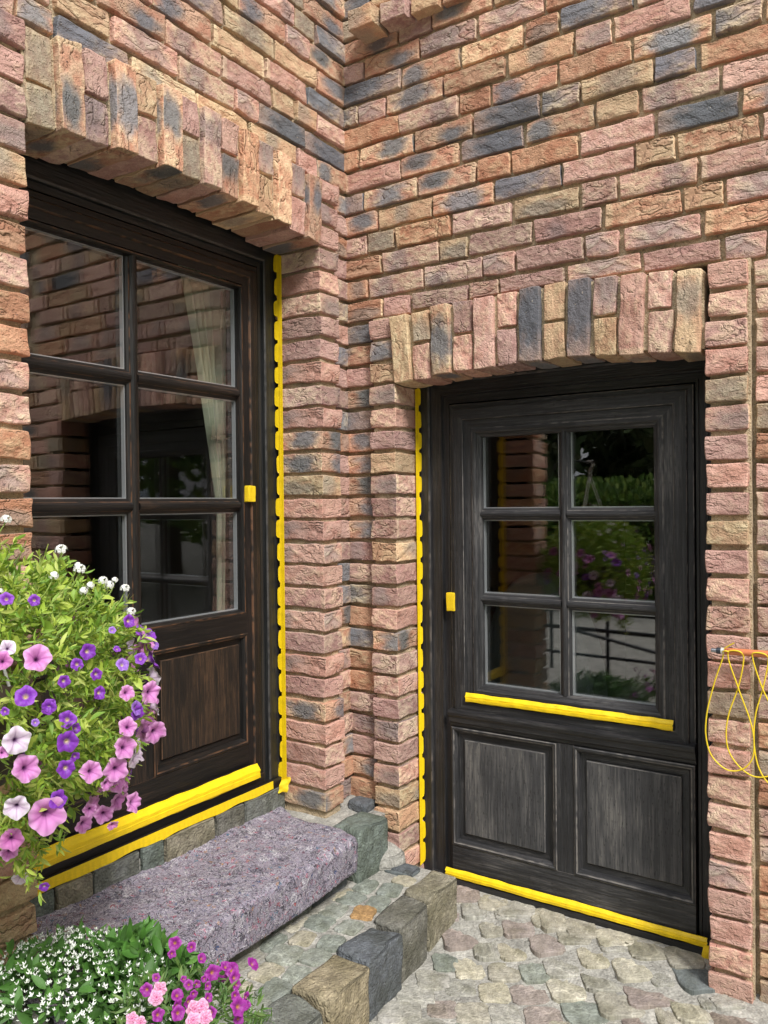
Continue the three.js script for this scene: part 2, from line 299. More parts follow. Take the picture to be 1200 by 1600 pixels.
// arches: full bricks on end alternating with pairs of halves
function arch(w, wall, a0, a1, n, ySpring, rise, H, out, D, first, kinds) {
  const mid = (a0 + a1) / 2, hw = (a1 - a0) / 2, sof = a => ySpring + rise * (1 - Math.pow((a - mid) / hw, 2));
  const sh = new THREE.Shape(); const N = 24;
  for (let i = 0; i <= N; i++) { const a = lerp(a0, a1, i / N); sh[i ? 'lineTo' : 'moveTo'](a, sof(a) + .011); }
  for (let i = N; i >= 0; i--) { const a = lerp(a0, a1, i / N); sh.lineTo(a, sof(a) + H - .006); }
  let g = new THREE.ExtrudeGeometry(sh, { depth: D - .012, bevelEnabled: false }); g.translate(0, 0, out - .012 - (D - .012));
  if (w === 'A') g = swapXZ(g);
  const body = mesh('arch', uvM(g.index ? g.toNonIndexed() : g), mortarMat, wall);
  const pitch = (a1 - a0) / n, s = w === 'A' ? -1 : 1;
  for (let i = 0; i < n; i++) {
    const ac = a0 + (i + .5) * pitch, lean = -s * (ac - mid) / hw * .055, y0 = sof(ac) + (rb() - .5) * .006, wd = pitch - .0105 - rb() * .003;
    const full = (i & 1) === first;
    if (full) stand(w, body, ac, wd, y0, H * (1 + (rb() - .5) * .02), kinds[i], out + (w === 'A' ? .011 + rb() * .008 : .007 + rb() * .005), lean, D + .006);
    else { const j = (rb() - .5) * .03, h1 = H / 2 - .006 + j; stand(w, body, ac, wd, y0, h1, kinds[i], out + (rb() - .5) * .006, lean, D - .002); stand(w, body, ac, wd, y0 + h1 + .011, H - h1 - .011, pick(rb, 'pmtp'), out + (rb() - .5) * .006, lean, .09); }
  }
  return body;
}
arch('B', wallB, .222, 1.316, 13, 1.912, .028, .245, .03, .165, 0, 'tphppmgtgtppt');
arch('A', wallA, .207, 1.368, 14, 2.413, .042, .235, .036, .215, 0, 'hpotohpthmhmht');
// a short corbelled run near the top of wall B, seen from below
lay('B', wallB, .098, .205, 0, 't', .115, { D: .16, y0: 3.215 }); lay('B', wallB, .214, .32, 0, 'm', .075, { D: .13, y0: 3.222 }); lay('B', wallB, .33, .44, 0, 't', .045, { D: .11, y0: 3.226 }); lay('B', wallB, .45, .56, 0, 'o', .03, { D: .11, y0: 3.23 });
// the walls go on beyond what the photograph shows
for (let k = -29; k <= 40; k++) {
  for (const [a, b] of fill(k < -5 ? (k & 1) * .06 : k <= 13 ? 1.635 + (k & 1) * .06 : (k & 1 ? 1.577 : 1.701), 3.3, rb)) lay('B', null, a, b, k, pick(rb, 'ppotmhg'), 0, { pile: 1 });
  for (const [a, b] of fill(-3.6 + (k & 1) * .06, -.004, rb)) lay('B', null, a, b, k, pick(rb, 'ppotmhg'), 1.604, { pile: 'A' });
  if (k < -5) for (const [a, b] of fill((k & 1) * .06, 1.604, rb)) lay('A', null, a, b, k, pick(rb, 'ppotmhg'), 0, { pile: 1 });
  if (k > 7) lay('A', wallA, 1.490, 1.604, k, pick(rb, 'ppotm'), .0);
}
for (const [w, wall] of [['A', wallA], ['B', wallB]]) { const m = mesh('brickwork', mergeGeometries(piles[w]), brickMats[0], wall, 'stuff'); m.userData.label = 'brickwork further along the wall'; }
// unseen roof over heightened walls, added to block the sun, with eaves
{
  const tile = new THREE.MeshStandardMaterial({ color: new THREE.Color().setRGB(.12, .06, .045), roughness: .85, bumpMap: mortarBump, bumpScale: .01 });
  const roof = thing('added_roof', 'added sun-blocking tiled roof above both brick walls, out of the picture', 'roof');
  const slope = (n, pts) => { const sh = new THREE.Shape(); pts.forEach((p, i) => sh[i ? 'lineTo' : 'moveTo'](p[0], p[1])); return sh; };
  let g = new THREE.ExtrudeGeometry(slope(0, [[.22, 5.68], [.22, 5.74], [-3.6, 7.3], [-7.4, 5.74], [-7.4, 5.68], [-3.6, 7.22]]), { depth: 3.44, bevelEnabled: false }); g.rotateY(-Math.PI / 2); g.translate(3.44, 0, 0);
  mesh('slope', uvM(g), tile, roof);
  g = new THREE.ExtrudeGeometry(slope(0, [[.22, 5.685], [.22, 5.745], [-1.8, 6.7], [-3.9, 5.745], [-3.9, 5.685], [-1.8, 6.62]]), { depth: 9.2, bevelEnabled: false }); g.translate(0, 0, -7.4); mesh('slope', uvM(g), tile, roof);
}
console.log('bricks');

// ---------------------------------------------------------------- wood: old dark stain, sanded through along the grain
function woodTex(dark, mid, worn, amt, seed) {   // the top band of the sheet (v above .93) is worn arris, also lightened as a painted edge highlight
  return dataTex(1024, 512, (i, j) => {
    const u = i / 1024, v = j / 512;
    const w = v + (fbm(u * 4, v * 4, seed + 3, 2, 4, 4) - .5) * .03;
    const g1 = fbm(u * 7, w * 70, seed, 3, 7, 70), g2 = vn(u * 20, w * 230, seed + 11, 20, 230), g4 = vn(u * 46, w * 150, seed + 15, 46, 150), g3 = vn(u * 5, w * 24, seed + 21, 5, 24), patch = fbm(u * 5, v * 4, seed + 31, 4, 5, 4);
    const pore = vn(u * 70, w * 250, seed + 41, 70, 250);
    let q = mix3(dark, mid, sst(.25, .75, g1 * .6 + patch * .4));
    q = mix3(q, worn, clamp(sst(.45, .95, g2 * .3 + g4 * .25 + g3 * .15 + g1 * .1 + patch * .5 - .2 + amt * .25) * (.3 + amt), 0, 1));
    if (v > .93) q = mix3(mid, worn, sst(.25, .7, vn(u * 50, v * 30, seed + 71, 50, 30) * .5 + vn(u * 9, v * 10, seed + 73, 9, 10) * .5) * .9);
    const sc = vn(u * 3, v * 300, seed + 61, 3, 300); if (sc > .97) q = mix3(q, worn, .25);
    const k = pore > .84 ? .68 : 1; return [q[0] * k, q[1] * k, q[2] * k];
  }, true, 1, 2.5);
}
const woodBump = dataTex(1024, 512, (i, j) => { const u = i / 1024, v = j / 512; const h = 255 * (.5 * fbm(u * 8, v * 90, 701, 2, 8, 90) + .35 * vn(u * 30, v * 230, 703, 30, 230) + .15 * fbm(u * 6, v * 6, 705, 2, 6, 6)); return [h, h, h]; }, false, 1, 2.5);
const wm = (t, rough, bs = .0016) => new THREE.MeshStandardMaterial({ map: t, bumpMap: woodBump, bumpScale: bs, roughness: rough });
const W = {
  aRail: wm(woodTex([14, 13, 13], [30, 26, 24], [104, 72, 50], .12, 11), .46), aPanel: wm(woodTex([22, 18, 15], [50, 38, 29], [104, 76, 53], .32, 12), .55), aFrame: wm(woodTex([30, 31, 31], [44, 45, 46], [74, 72, 70], .05, 13), .4),
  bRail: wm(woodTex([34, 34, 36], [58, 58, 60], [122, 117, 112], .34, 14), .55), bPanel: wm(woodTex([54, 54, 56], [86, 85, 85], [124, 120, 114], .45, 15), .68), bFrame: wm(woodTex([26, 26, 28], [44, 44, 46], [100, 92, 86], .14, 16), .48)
};
const glass = new THREE.MeshPhysicalMaterial({ color: 0xffffff, transmission: 1, thickness: 0, roughness: .0, ior: 1.88, specularIntensity: 1 });
const spacerMat = new THREE.MeshStandardMaterial({ color: new THREE.Color().setRGB(.5, .53, .55), roughness: .4, metalness: .6 });
const tapeTex = dataTex(256, 256, (i, j) => { const n = fbm(i / 256 * 8, j / 256 * 3, 91, 3, 8, 3), s = vn(i / 256 * 3, j / 256 * 40, 95, 3, 40); const k = .93 + .12 * n + .05 * (s - .5); return [250 * k, 212 * k, 20]; }, true, 6, 6);
const tapeBump = dataTex(256, 256, (i, j) => { const h = 255 * (.6 * fbm(i / 256 * 6, j / 256 * 9, 191, 3, 6, 9) + .4 * vn(i / 256 * 90, j / 256 * 90, 195, 90, 90)); return [h, h, h]; }, false, 6, 6);
const tapeMat = new THREE.MeshStandardMaterial({ map: tapeTex, bumpMap: tapeBump, bumpScale: .0012, roughness: .5 });

let ARRIS = .0043;   // segments narrower than this take the band of wear and painted highlight
// moulding swept round a rectangle with mitred corners; profile points are [inset, height]; returns bottom, right, top, left
function surround(x0, y0, x1, y1, prof) {
  const side = (f, len0) => {
    const P = [], U = [], ou = rb(), ov = rb() * .1; let v = 0;
    for (let i = 0; i < prof.length - 1; i++) {
      const [s0, h0] = prof[i], [s1, h1] = prof[i + 1], dv = Math.hypot(s1 - s0, h1 - h0);
      const a = f(s0, 0, h0), b = f(s0, 1, h0), c = f(s1, 1, h1), d = f(s1, 0, h1);
      P.push(...a, ...b, ...c, ...a, ...c, ...d);
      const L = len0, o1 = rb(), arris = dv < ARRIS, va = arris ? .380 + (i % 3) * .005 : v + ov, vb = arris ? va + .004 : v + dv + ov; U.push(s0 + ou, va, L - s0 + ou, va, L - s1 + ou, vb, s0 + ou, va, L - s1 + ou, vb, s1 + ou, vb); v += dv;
    }
    const g = new THREE.BufferGeometry(); g.setAttribute('position', new THREE.Float32BufferAttribute(P, 3)); g.setAttribute('uv', new THREE.Float32BufferAttribute(U, 2)); g.computeVertexNormals(); return g;
  };
  const w = x1 - x0, h = y1 - y0;
  return [side((s, e, z) => e ? [x1 - s, y0 + s, z] : [x0 + s, y0 + s, z], w), side((s, e, z) => e ? [x1 - s, y1 - s, z] : [x1 - s, y0 + s, z], h), side((s, e, z) => e ? [x0 + s, y1 - s, z] : [x1 - s, y1 - s, z], w), side((s, e, z) => e ? [x0 + s, y0 + s, z] : [x0 + s, y1 - s, z], h)];
}
// a straight bar: profile [across, out], length along x (or y when upright); flat shaded
function bar(a0, a1, prof, upright, closed = true) {
  const P = [], U = []; let v = rb() * .1; const u0 = rb(); const n = prof.length;
  for (let i = 0; i < (closed ? n : n - 1); i++) {
    const p = prof[i], q = prof[(i + 1) % n], dv = Math.hypot(q[0] - p[0], q[1] - p[1]);
    const f = (a, c) => upright ? [c[0], a, c[1]] : [a, c[0], c[1]];
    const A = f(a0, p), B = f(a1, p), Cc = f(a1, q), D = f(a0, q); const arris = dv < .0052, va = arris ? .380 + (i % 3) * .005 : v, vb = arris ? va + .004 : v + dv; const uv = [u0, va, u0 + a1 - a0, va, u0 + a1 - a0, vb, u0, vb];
    const push = (o) => { const pts = [A, B, Cc, D]; for (const k of o) { P.push(...pts[k]); U.push(uv[2 * k], uv[2 * k + 1]); } };
    push(upright ? [0, 2, 1, 0, 3, 2] : [0, 1, 2, 0, 2, 3]); v += dv;
  }
  if (closed) {
    const sh = THREE.ShapeUtils.triangulateShape(prof.map(p => new THREE.Vector2(p[0], p[1])), []);
    for (const [e, fl] of [[a0, 0], [a1, 1]]) for (const t of sh) for (const k of (fl ? t : [t[0], t[2], t[1]])) { const p = prof[k]; P.push(...(upright ? [p[0], e, p[1]] : [e, p[0], p[1]])); U.push(u0 + p[0], v + p[1]); }
  }
  const g = new THREE.BufferGeometry(); g.setAttribute('position', new THREE.Float32BufferAttribute(P, 3)); g.setAttribute('uv', new THREE.Float32BufferAttribute(U, 2)); g.computeVertexNormals(); return g;
}
// board with small bevels; grain along its longer side
function board(x0, y0, x1, y1, z0, z1, b = .0015) {
  const up = (y1 - y0) > (x1 - x0); const [c0, c1] = up ? [x0, x1] : [y0, y1];
  const prof = [[c0, z0], [c1, z0], [c1, z1 - b], [c1 - b, z1], [c0 + b, z1], [c0, z1 - b]];
  if (up) prof.reverse();
  const pr = up ? prof : prof.slice().reverse();
  return bar(up ? y0 : x0, up ? y1 : x1, up ? pr.slice().reverse() : pr.slice().reverse(), up);
}
function field(x0, y0, x1, y1, z) { const g = new THREE.PlaneGeometry(x1 - x0, y1 - y0); g.translate((x0 + x1) / 2, (y0 + y1) / 2, z); const p = g.attributes.position, u = g.attributes.uv, o = rb(); for (let i = 0; i < 4; i++) u.setXY(i, p.getY(i) + o, p.getX(i) - x0 + .006); return g; }
const sideNames = ['rail', 'stile', 'rail', 'stile'];
function glazing(door, x0, y0, x1, y1, z, bars, rows, mat, mw) {   // panes, spacers and muntins of a 2 x 3 window; bars = centre x, rows = two centre heights
  const xs = [[x0, bars - mw / 2], [bars + mw / 2, x1]], ys = [[y0, rows[1] - mw / 2], [rows[1] + mw / 2, rows[0] - mw / 2], [rows[0] + mw / 2, y1]];
  for (const [a, b] of xs) for (const [c, d] of ys) {
    const p = mesh('pane', new THREE.BoxGeometry(b - a + .012, d - c + .012, .018), glass, door); p.position.set((a + b) / 2, (c + d) / 2, z - .009);
    const sp = surround(a - .005, c - .005, b + .005, d + .005, [[0, -.0005], [.008, -.0005], [.008, -.0165], [0, -.0165]]);
    const f = mesh('spacer', mergeGeometries(sp), spacerMat, p); f.position.set(-(a + b) / 2, -(c + d) / 2, .009);
  }
  const pr = (c, w, t) => [[c - w / 2, z - .001], [c - w / 2 + .002, z + .006], [c - w * .30, z + t * .45], [c - w * .26, z + t * .62], [c - w * .13, z + t * .95], [c, z + t], [c + w * .13, z + t * .95], [c + w * .26, z + t * .62], [c + w * .30, z + t * .45], [c + w / 2 - .002, z + .006], [c + w / 2, z - .001]];
  mesh('muntin', bar(y0 - .004, y1 + .004, pr(bars, mw, .022).reverse(), true), mat, door);
  for (const r of rows) { mesh('muntin', bar(x0 - .004, bars - mw * .28, pr(r, mw, .0215), false), mat, door); mesh('muntin', bar(bars + mw * .28, x1 + .004, pr(r, mw, .0215), false), mat, door); }
}
function panel(door, x0, y0, x1, y1, fx0, fy0, fx1, fy1, z, railMat, panMat) {
  const m = mesh('panel', field(fx0, fy0, fx1, fy1, z - .004), panMat, door);
  const s = fx0 - x0;
  for (const g of surround(x0, y0, x1, y1, [[0, -.02 + z], [0, z + .004], [.003, z + .007], [.008, z + .007], [.011, z + .004], [.013, z + .004], [.019, z - .005], [.022, z - .012], [s - .002, z - .014]])) mesh('moulding', g, railMat, m);
  for (const g of surround(fx0 - .0025, fy0 - .0025, fx1 + .0025, fy1 + .0025, [[0, z - .014], [.0005, z - .006], [.003, z - .0042]])) mesh('bevel', g, panMat, m);
  return m;
}

// ---- low door in wall B (a stable door: glazed upper leaf, panelled lower leaf); local x, y = world x, y, z from the frame face
const doorB = thing('wooden_door', 'dark grey sanded wooden door with six panes above two panels, right of the corner', 'door');
doorB.position.set(0, 0, -.14);
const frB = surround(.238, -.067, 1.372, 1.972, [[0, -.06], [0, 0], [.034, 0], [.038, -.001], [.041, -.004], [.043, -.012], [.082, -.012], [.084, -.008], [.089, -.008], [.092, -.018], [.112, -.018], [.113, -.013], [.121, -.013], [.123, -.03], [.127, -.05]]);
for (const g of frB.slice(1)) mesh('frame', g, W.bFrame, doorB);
mesh('frame', boxM(.2, 1.97, -.055, 1.40, 2.04, -.003), W.bFrame, doorB);
mesh('threshold', bar(.25, 1.33, [[.02, -.05], [.02, .012], [.06, .012], [.066, -.004], [.066, -.05]], false), W.bFrame, doorB);
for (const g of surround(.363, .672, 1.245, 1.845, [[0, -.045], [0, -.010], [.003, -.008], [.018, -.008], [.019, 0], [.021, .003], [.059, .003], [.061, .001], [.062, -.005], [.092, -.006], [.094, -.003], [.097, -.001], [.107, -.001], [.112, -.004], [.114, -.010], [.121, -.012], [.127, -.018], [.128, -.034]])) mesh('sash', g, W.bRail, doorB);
glazing(doorB, .490, .800, 1.118 + .017, 1.730, -.034, .808, [1.433, 1.118], W.bRail, .044);
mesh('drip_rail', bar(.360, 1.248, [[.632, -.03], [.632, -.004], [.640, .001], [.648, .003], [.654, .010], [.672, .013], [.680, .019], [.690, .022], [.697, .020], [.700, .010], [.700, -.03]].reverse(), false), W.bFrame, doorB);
mesh('backing', boxM(.364, .062, -.045, 1.244, .64, -.022), W.bFrame, doorB);
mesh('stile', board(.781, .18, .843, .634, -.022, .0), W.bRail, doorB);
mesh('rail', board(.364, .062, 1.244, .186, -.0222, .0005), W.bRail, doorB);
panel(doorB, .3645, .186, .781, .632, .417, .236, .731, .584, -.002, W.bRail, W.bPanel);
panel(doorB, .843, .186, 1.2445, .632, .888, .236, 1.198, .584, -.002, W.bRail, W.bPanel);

ARRIS = .0048;
// ---- tall door in wall A; local x = -world z
const doorA = thing('wooden_door', 'tall black-brown wooden door with six panes and worn panels, left behind the flowers', 'door');
doorA.position.set(-.19, 0, 0); doorA.rotation.y = Math.PI / 2;
const frA = surround(-1.496, .36, -.206, 2.44, [[0, -.06], [0, 0], [.050, 0], [.054, -.001], [.057, -.004], [.059, -.016], [.068, -.016], [.070, -.011], [.082, -.011], [.085, -.035], [.088, -.05]]);
for (const g of frA.slice(1)) mesh('frame', g, W.aFrame, doorA);
mesh('frame', boxM(-1.5, 2.438, -.05, -.2, 2.56, -.006), W.aFrame, doorA);
for (const g of surround(-1.408, .44, -.294, 2.352, [[0, -.045], [0, -.008], [.002, -.006], [.018, -.006], [.021, -.002], [.024, 0], [.044, 0], [.047, -.003], [.049, -.007], [.078, -.008]])) mesh('sash', g, W.aRail, doorA);
for (const g of surround(-1.33, 1.082, -.372, 2.272, [[0, -.010], [.003, -.006], [.007, -.006], [.010, -.010], [.013, -.017], [.015, -.034]])) mesh('bead', g, W.aRail, doorA);
glazing(doorA, -1.315, 1.097, -.387, 2.257, -.034, -.851, [1.879, 1.475], W.aRail, .05);
mesh('rail', board(-1.332, 1.010, -.370, 1.084, -.04, -.0065), W.aRail, doorA);
mesh('rail', board(-1.332, .5, -.370, .609, -.04, -.0066), W.aRail, doorA);
mesh('stile', board(-.892, .605, -.804, 1.012, -.04, -.0068), W.aRail, doorA);
mesh('backing', boxM(-1.40, .45, -.06, -.30, 1.08, -.036), W.aFrame, doorA);
panel(doorA, -.804, .608, -.368, 1.012, -.762, .655, -.407, .972, -.009, W.aRail, W.aPanel);
panel(doorA, -1.332, .608, -.892, 1.012, -1.29, .655, -.934, .972, -.009, W.aRail, W.aPanel);
mesh('sill', bar(-1.36, -.206, [[.385, -.1], [.385, .016], [.440, .019], [.446, .010], [.452, -.1]].reverse(), false), W.aRail, doorA);
mesh('kick_rail', board(-1.36, .445, -.30, .486, -.03, .006), W.aRail, doorA);

// ---------------------------------------------------------------- yellow masking tape
function wobblyStrip(n, f) {   // f(t, side) -> [x, y, z]; thin closed strip, five points across
  const rows = [], P = [], U = [], I = []; const M = 5;
  for (let i = 0; i <= n; i++) for (let j = 0; j < M; j++) { const q = f(i / n, j / (M - 1)); P.push(...q); U.push(i / n * 3, j / (M - 1) * .1); }
  for (let i = 0; i < n; i++) for (let j = 0; j < M - 1; j++) { const a = i * M + j; I.push(a, a + M, a + 1, a + 1, a + M, a + M + 1); }
  const g = new THREE.BufferGeometry(); g.setAttribute('position', new THREE.Float32BufferAttribute(P, 3)); g.setAttribute('uv', new THREE.Float32BufferAttribute(U, 2)); g.setIndex(I); g.computeVertexNormals(); return g;
}
const tapeM = tapeMat.clone(); tapeM.side = THREE.DoubleSide;
// over the weather bar of door A
// thin tape folded over a bar: a sloping top band, a front band and a lengthwise crease where two strips overlap
function tapedBar(label, parentDoor, x0, x1, y0, y1, h, seed) {
  const H = y1 - y0, prof = [[y1, h * .35], [y1 - H * .06, h * .55], [y1 - H * .34, h * .97], [y1 - H * .38, h], [y1 - H * .58, h], [y1 - H * .60, h + .0012], [y1 - H * .93, h * .98], [y0, h * .78]];
  const n = 70, P = [], U = [], I = [], M = prof.length;
  for (let i = 0; i <= n; i++) for (let j = 0; j < M; j++) { const t = i / n, w = (vn(t * 34, j * .7, seed) - .5) * .0026, e = j === 0 || j === M - 1 ? (vn(t * 22, j, seed + 5) - .5) * .004 : (vn(t * 5, j * .2, seed + 8) - .5) * .003; P.push(lerp(x0, x1, t) + (i === 0 || i === n ? (vn(j * 1.7, i, seed) - .5) * .006 : 0), prof[j][0] + e, prof[j][1] + w); U.push(t * (x1 - x0), prof[j][0]); }
  for (let i = 0; i < n; i++) for (let j = 0; j < M - 1; j++) { const a = i * M + j; I.push(a, a + 1, a + M, a + 1, a + M + 1, a + M); }
  let g = new THREE.BufferGeometry(); g.setAttribute('position', new THREE.Float32BufferAttribute(P, 3)); g.setAttribute('uv', new THREE.Float32BufferAttribute(U, 2)); g.setIndex(I); g = g.toNonIndexed(); g.computeVertexNormals();
  const m = mesh('masking_tape', g, tapeM); tag(m, label, 'tape', 'yellow masking tape'); m.position.copy(parentDoor.position); m.rotation.copy(parentDoor.rotation); return m;
}
mesh('weather_bar', bar(-1.39, -.342, [[.484, -.006], [.484, .018], [.505, .026], [.524, .015], [.530, -.006]].reverse(), false), W.aRail, doorA);
tapedBar('yellow tape over the weather bar low on the tall left door', doorA, -1.385, -.344, .480, .532, .0275, 5);
mesh('weather_bar', bar(.430, 1.181, [[.740, -.002], [.740, .010], [.752, .014], [.764, .010], [.768, -.002]].reverse(), false), W.bRail, doorB);
tapedBar('yellow tape strip under the six panes of the right door', doorB, .431, 1.180, .737, .769, .0155, 6);
tapedBar('yellow tape strip along the bottom edge of the right door', doorB, .338, 1.28, .066, .096, .0145, 7);
{ // tape on the sill of door A, wavering along its lower edge
  const g = wobblyStrip(70, (t, s) => { const z = lerp(1.37, .27, t); return [-.1682 + .0012 * s + (vn(t * 40, s * 3, 77) - .5) * .0008, lerp(.4475, .416 + (vn(t * 12, 1, 8) - .5) * .012, s), z]; });
  tag(mesh('masking_tape', g, tapeM), 'yellow tape along the sill just above the grey stones', 'tape', 'yellow masking tape');
}
// tape down a brick reveal: a straight edge on the bricks and one tongue per course towards the frame
function jambTape(label, k0, k1, place, seed) {
  const sh = new THREE.Shape(); const pts = []; const W0 = .018;
  pts.push([W0, yb(k1) - .006]); pts.push([W0, yb(k0) + .064]);
  const r = mulberry(seed);
  for (let k = k0; k <= k1; k++) { const y1 = yb(k) + .064 + r() * .010, y0 = yb(k) + .002 + r() * .009, o = -.011 - r() * .010; pts.push([-.004, y1 + .004], [o + .004, y1], [o, y1 - .008], [o - .001, (y0 + y1) / 2], [o, y0 + .008], [o + .005, y0], [-.004, y0 - .003]); }
  pts.forEach((p, i) => sh[i ? 'lineTo' : 'moveTo'](p[0], p[1]));
  const g = new THREE.ExtrudeGeometry(sh, { depth: .0012, bevelEnabled: false });
  const p = g.attributes.position, u = g.attributes.uv;
  for (let i = 0; i < p.count; i++) { const a = p.getX(i), y = p.getY(i), d = p.getZ(i) + (vn(y * 30, a * 60, seed) - .5) * .0016 + (a < -.006 ? .002 : 0); u.setXY(i, y, a); p.setXYZ(i, ...place(a + (vn(y * 7, 3, seed) - .5) * .005, y, d)); }
  g.computeVertexNormals();
  return tag(mesh('masking_tape', g, tapeM), label, 'tape', 'yellow masking tape');
}
jambTape('long vertical yellow tape between the tall left door and its brick jamb', 11, 34, (a, y, d) => [-.168 + a, y, .2115 + d], 31);
jambTape('vertical yellow tape on the near jamb of the tall door, mirrored in panes', 11, 34, (a, y, d) => [-.168 + a, y, 1.3545 - d], 32);
jambTape('long vertical yellow tape between the right door and the corner bricks', 17, 38, (a, y, d) => [.2425 + d, y, -.118 + a], 33);
function crumple(label, cx, cy, cz, w, h, rotY, seed) {
  const g = new THREE.PlaneGeometry(w, h, 9, 11), p = g.attributes.position, r = mulberry(seed);
  for (let i = 0; i < p.count; i++) { const x = p.getX(i), y = p.getY(i); p.setXYZ(i, x + (vn(y * 60, 2, seed) - .5) * .006 + y * .2, y + (vn(x * 80, 7, seed) - .5) * .008, (vn(x * 60, y * 60, seed + 3) - .5) * .012); }
  g.computeVertexNormals(); const m = mesh('masking_tape', g, tapeM); m.position.set(cx, cy, cz); m.rotation.set(-.25, rotY, .1); return tag(m, label, 'tape', 'yellow masking tape');
}
crumple('crumpled end of yellow tape at the foot of the tall door jamb', -.146, .425, .232, .034, .055, .75, 41);
crumple('folded end of yellow tape at the right foot of the right door', 1.287, .055, -.115, .04, .05, -.3, 42);
function wrap(label, parentDoor, x0, x1, y0, y1, h, seed) {
  const g = blockGeo(x1 - x0, y1 - y0, h + .01, 6, 6, 4, .003, seed, .003, 60); const m = mesh('masking_tape', g, tapeM); tag(m, label, 'tape', 'yellow masking tape');
  const v = V3((x0 + x1) / 2, (y0 + y1) / 2, h).applyEuler(parentDoor.rotation).add(parentDoor.position); m.position.copy(v); m.rotation.copy(parentDoor.rotation);
}
wrap('small yellow tape patch over the lock of the tall left door', doorA, -.372, -.335, 1.488, 1.546, .013, 51);
wrap('small yellow tape patch over the lock of the right door', doorB, .351, .386, 1.068, 1.138, .009, 52);
console.log('doors');

// ---------------------------------------------------------------- stone
const stoneCol = dataTex(512, 512, (i, j) => { const u = i / 512, v = j / 512; const n = fbm(u * 6, v * 6, 301, 4, 6, 6), f = vn(u * 120, v * 120, 305, 120, 120), g = fbm(u * 22, v * 14, 307, 3, 22, 14), l = 1 - Math.abs(2 * fbm(u * 5 + .3, v * 7, 309, 3, 5, 7) - 1); let k = .84 + .3 * (n - .5) * 2 * .6 + .14 * (f - .5) + .3 * (g - .5); if (l > .97) k += .12; return [232 * k, 230 * k, 222 * k + (n - .5) * 20]; }, true, 3, 3);
const stoneBump = dataTex(512, 512, (i, j) => { const u = i / 512, v = j / 512; const h = 255 * (.5 * fbm(u * 12, v * 12, 401, 4, 12, 12) + .25 * vn(u * 70, v * 70, 405, 70, 70) + .25 * Math.abs(2 * fbm(u * 9, v * 9, 407, 3, 9, 9) - 1)); return [h, h, h]; }, false, 3, 3);
const srgb = (r, g, b) => new THREE.Color().setRGB(r / 255, g / 255, b / 255, THREE.SRGBColorSpace);
const pale = (r, g, b) => { const m = (r + g + b) / 3; return stoneMat(lerp(r, m + 3, .38), lerp(g, m + 1, .38), lerp(b, m - 5, .38)); };
const stoneMat = (r, g, b, rough = .85) => new THREE.MeshStandardMaterial({ map: stoneCol, bumpMap: stoneBump, bumpScale: .007, roughness: rough, color: srgb(r, g, b) });
const ST = { M: [pale(184, 164, 160), pale(190, 172, 168), pale(172, 152, 150)], T: [pale(196, 190, 172), pale(188, 184, 168), pale(202, 196, 176)], G: [pale(194, 193, 185), pale(200, 198, 190), pale(188, 188, 180)], C: [pale(216, 208, 180), pale(218, 212, 190), pale(208, 199, 172)], E: [pale(166, 178, 168), pale(176, 186, 176), pale(156, 170, 162)], S: [stoneMat(128, 136, 138), stoneMat(118, 126, 130)], O: [stoneMat(192, 154, 106)] };
const rough = m => { m.bumpScale = .012; return m; };
const KB = { brown: stoneMat(166, 160, 142), dark: stoneMat(136, 135, 128), slate: stoneMat(112, 118, 126), tan: stoneMat(178, 166, 140), grey: stoneMat(136, 140, 136), green: stoneMat(128, 140, 134) };
const groutCol = dataTex(512, 512, (i, j) => { const u = i / 512, v = j / 512; const n = fbm(u * 7, v * 7, 501, 4, 7, 7), f = vn(u * 150, v * 150, 505, 150, 150), b = fbm(u * 24, v * 24, 507, 3, 24, 24); let k = .82 + .3 * (n - .5) + .2 * (f - .5) + .26 * (b - .5); return [190 * k, 187 * k, 178 * k]; }, true, 1.6, 1.6);
const groutBump = dataTex(512, 512, (i, j) => { const u = i / 512, v = j / 512; const h = 255 * (.5 * fbm(u * 14, v * 14, 601, 4, 14, 14) + .3 * vn(u * 110, v * 110, 605, 110, 110) + .2 * vn(u * 50, v * 50, 607, 50, 50)); return [h, h, h]; }, false, 1.6, 1.6);
const groutMat = new THREE.MeshStandardMaterial({ map: groutCol, bumpMap: groutBump, bumpScale: .008, roughness: .95 });

// ground: one sheet, rising a little to the right door; the setts lie in it
const gy = (x, z) => { const t = clamp((.35 - z) / .5, 0, 1); return -.012 + .052 * t * t * (3 - 2 * t); };
const courtyard = (() => {
  const N = 70, P = [], U = [], I = []; const xs = [], zs = [];
  for (let i = 0; i <= N; i++) { const t = i / N * 2 - 1; xs.push(.9 + Math.sign(t) * (Math.abs(t) * 1.4 + Math.pow(Math.abs(t), 6) * 120)); zs.push(.45 + Math.sign(t) * (Math.abs(t) * 1.4 + Math.pow(Math.abs(t), 6) * 120)); }
  for (const z of zs) for (const x of xs) { P.push(x, gy(x, z) + (Math.abs(x - .9) < 1.5 ? (fbm(x * 9, z * 9, 55, 3) - .5) * .006 : 0), z); U.push(x, z); }
  for (let j = 0; j < N; j++) for (let i = 0; i < N; i++) { const a = j * (N + 1) + i; I.push(a, a + N + 1, a + 1, a + 1, a + N + 1, a + N + 2); }
  const g = new THREE.BufferGeometry(); g.setAttribute('position', new THREE.Float32BufferAttribute(P, 3)); g.setAttribute('uv', new THREE.Float32BufferAttribute(U, 2)); g.setIndex(I); g.computeVertexNormals();
  return mesh('courtyard_paving', g, groutMat, scene, 'structure');
})();
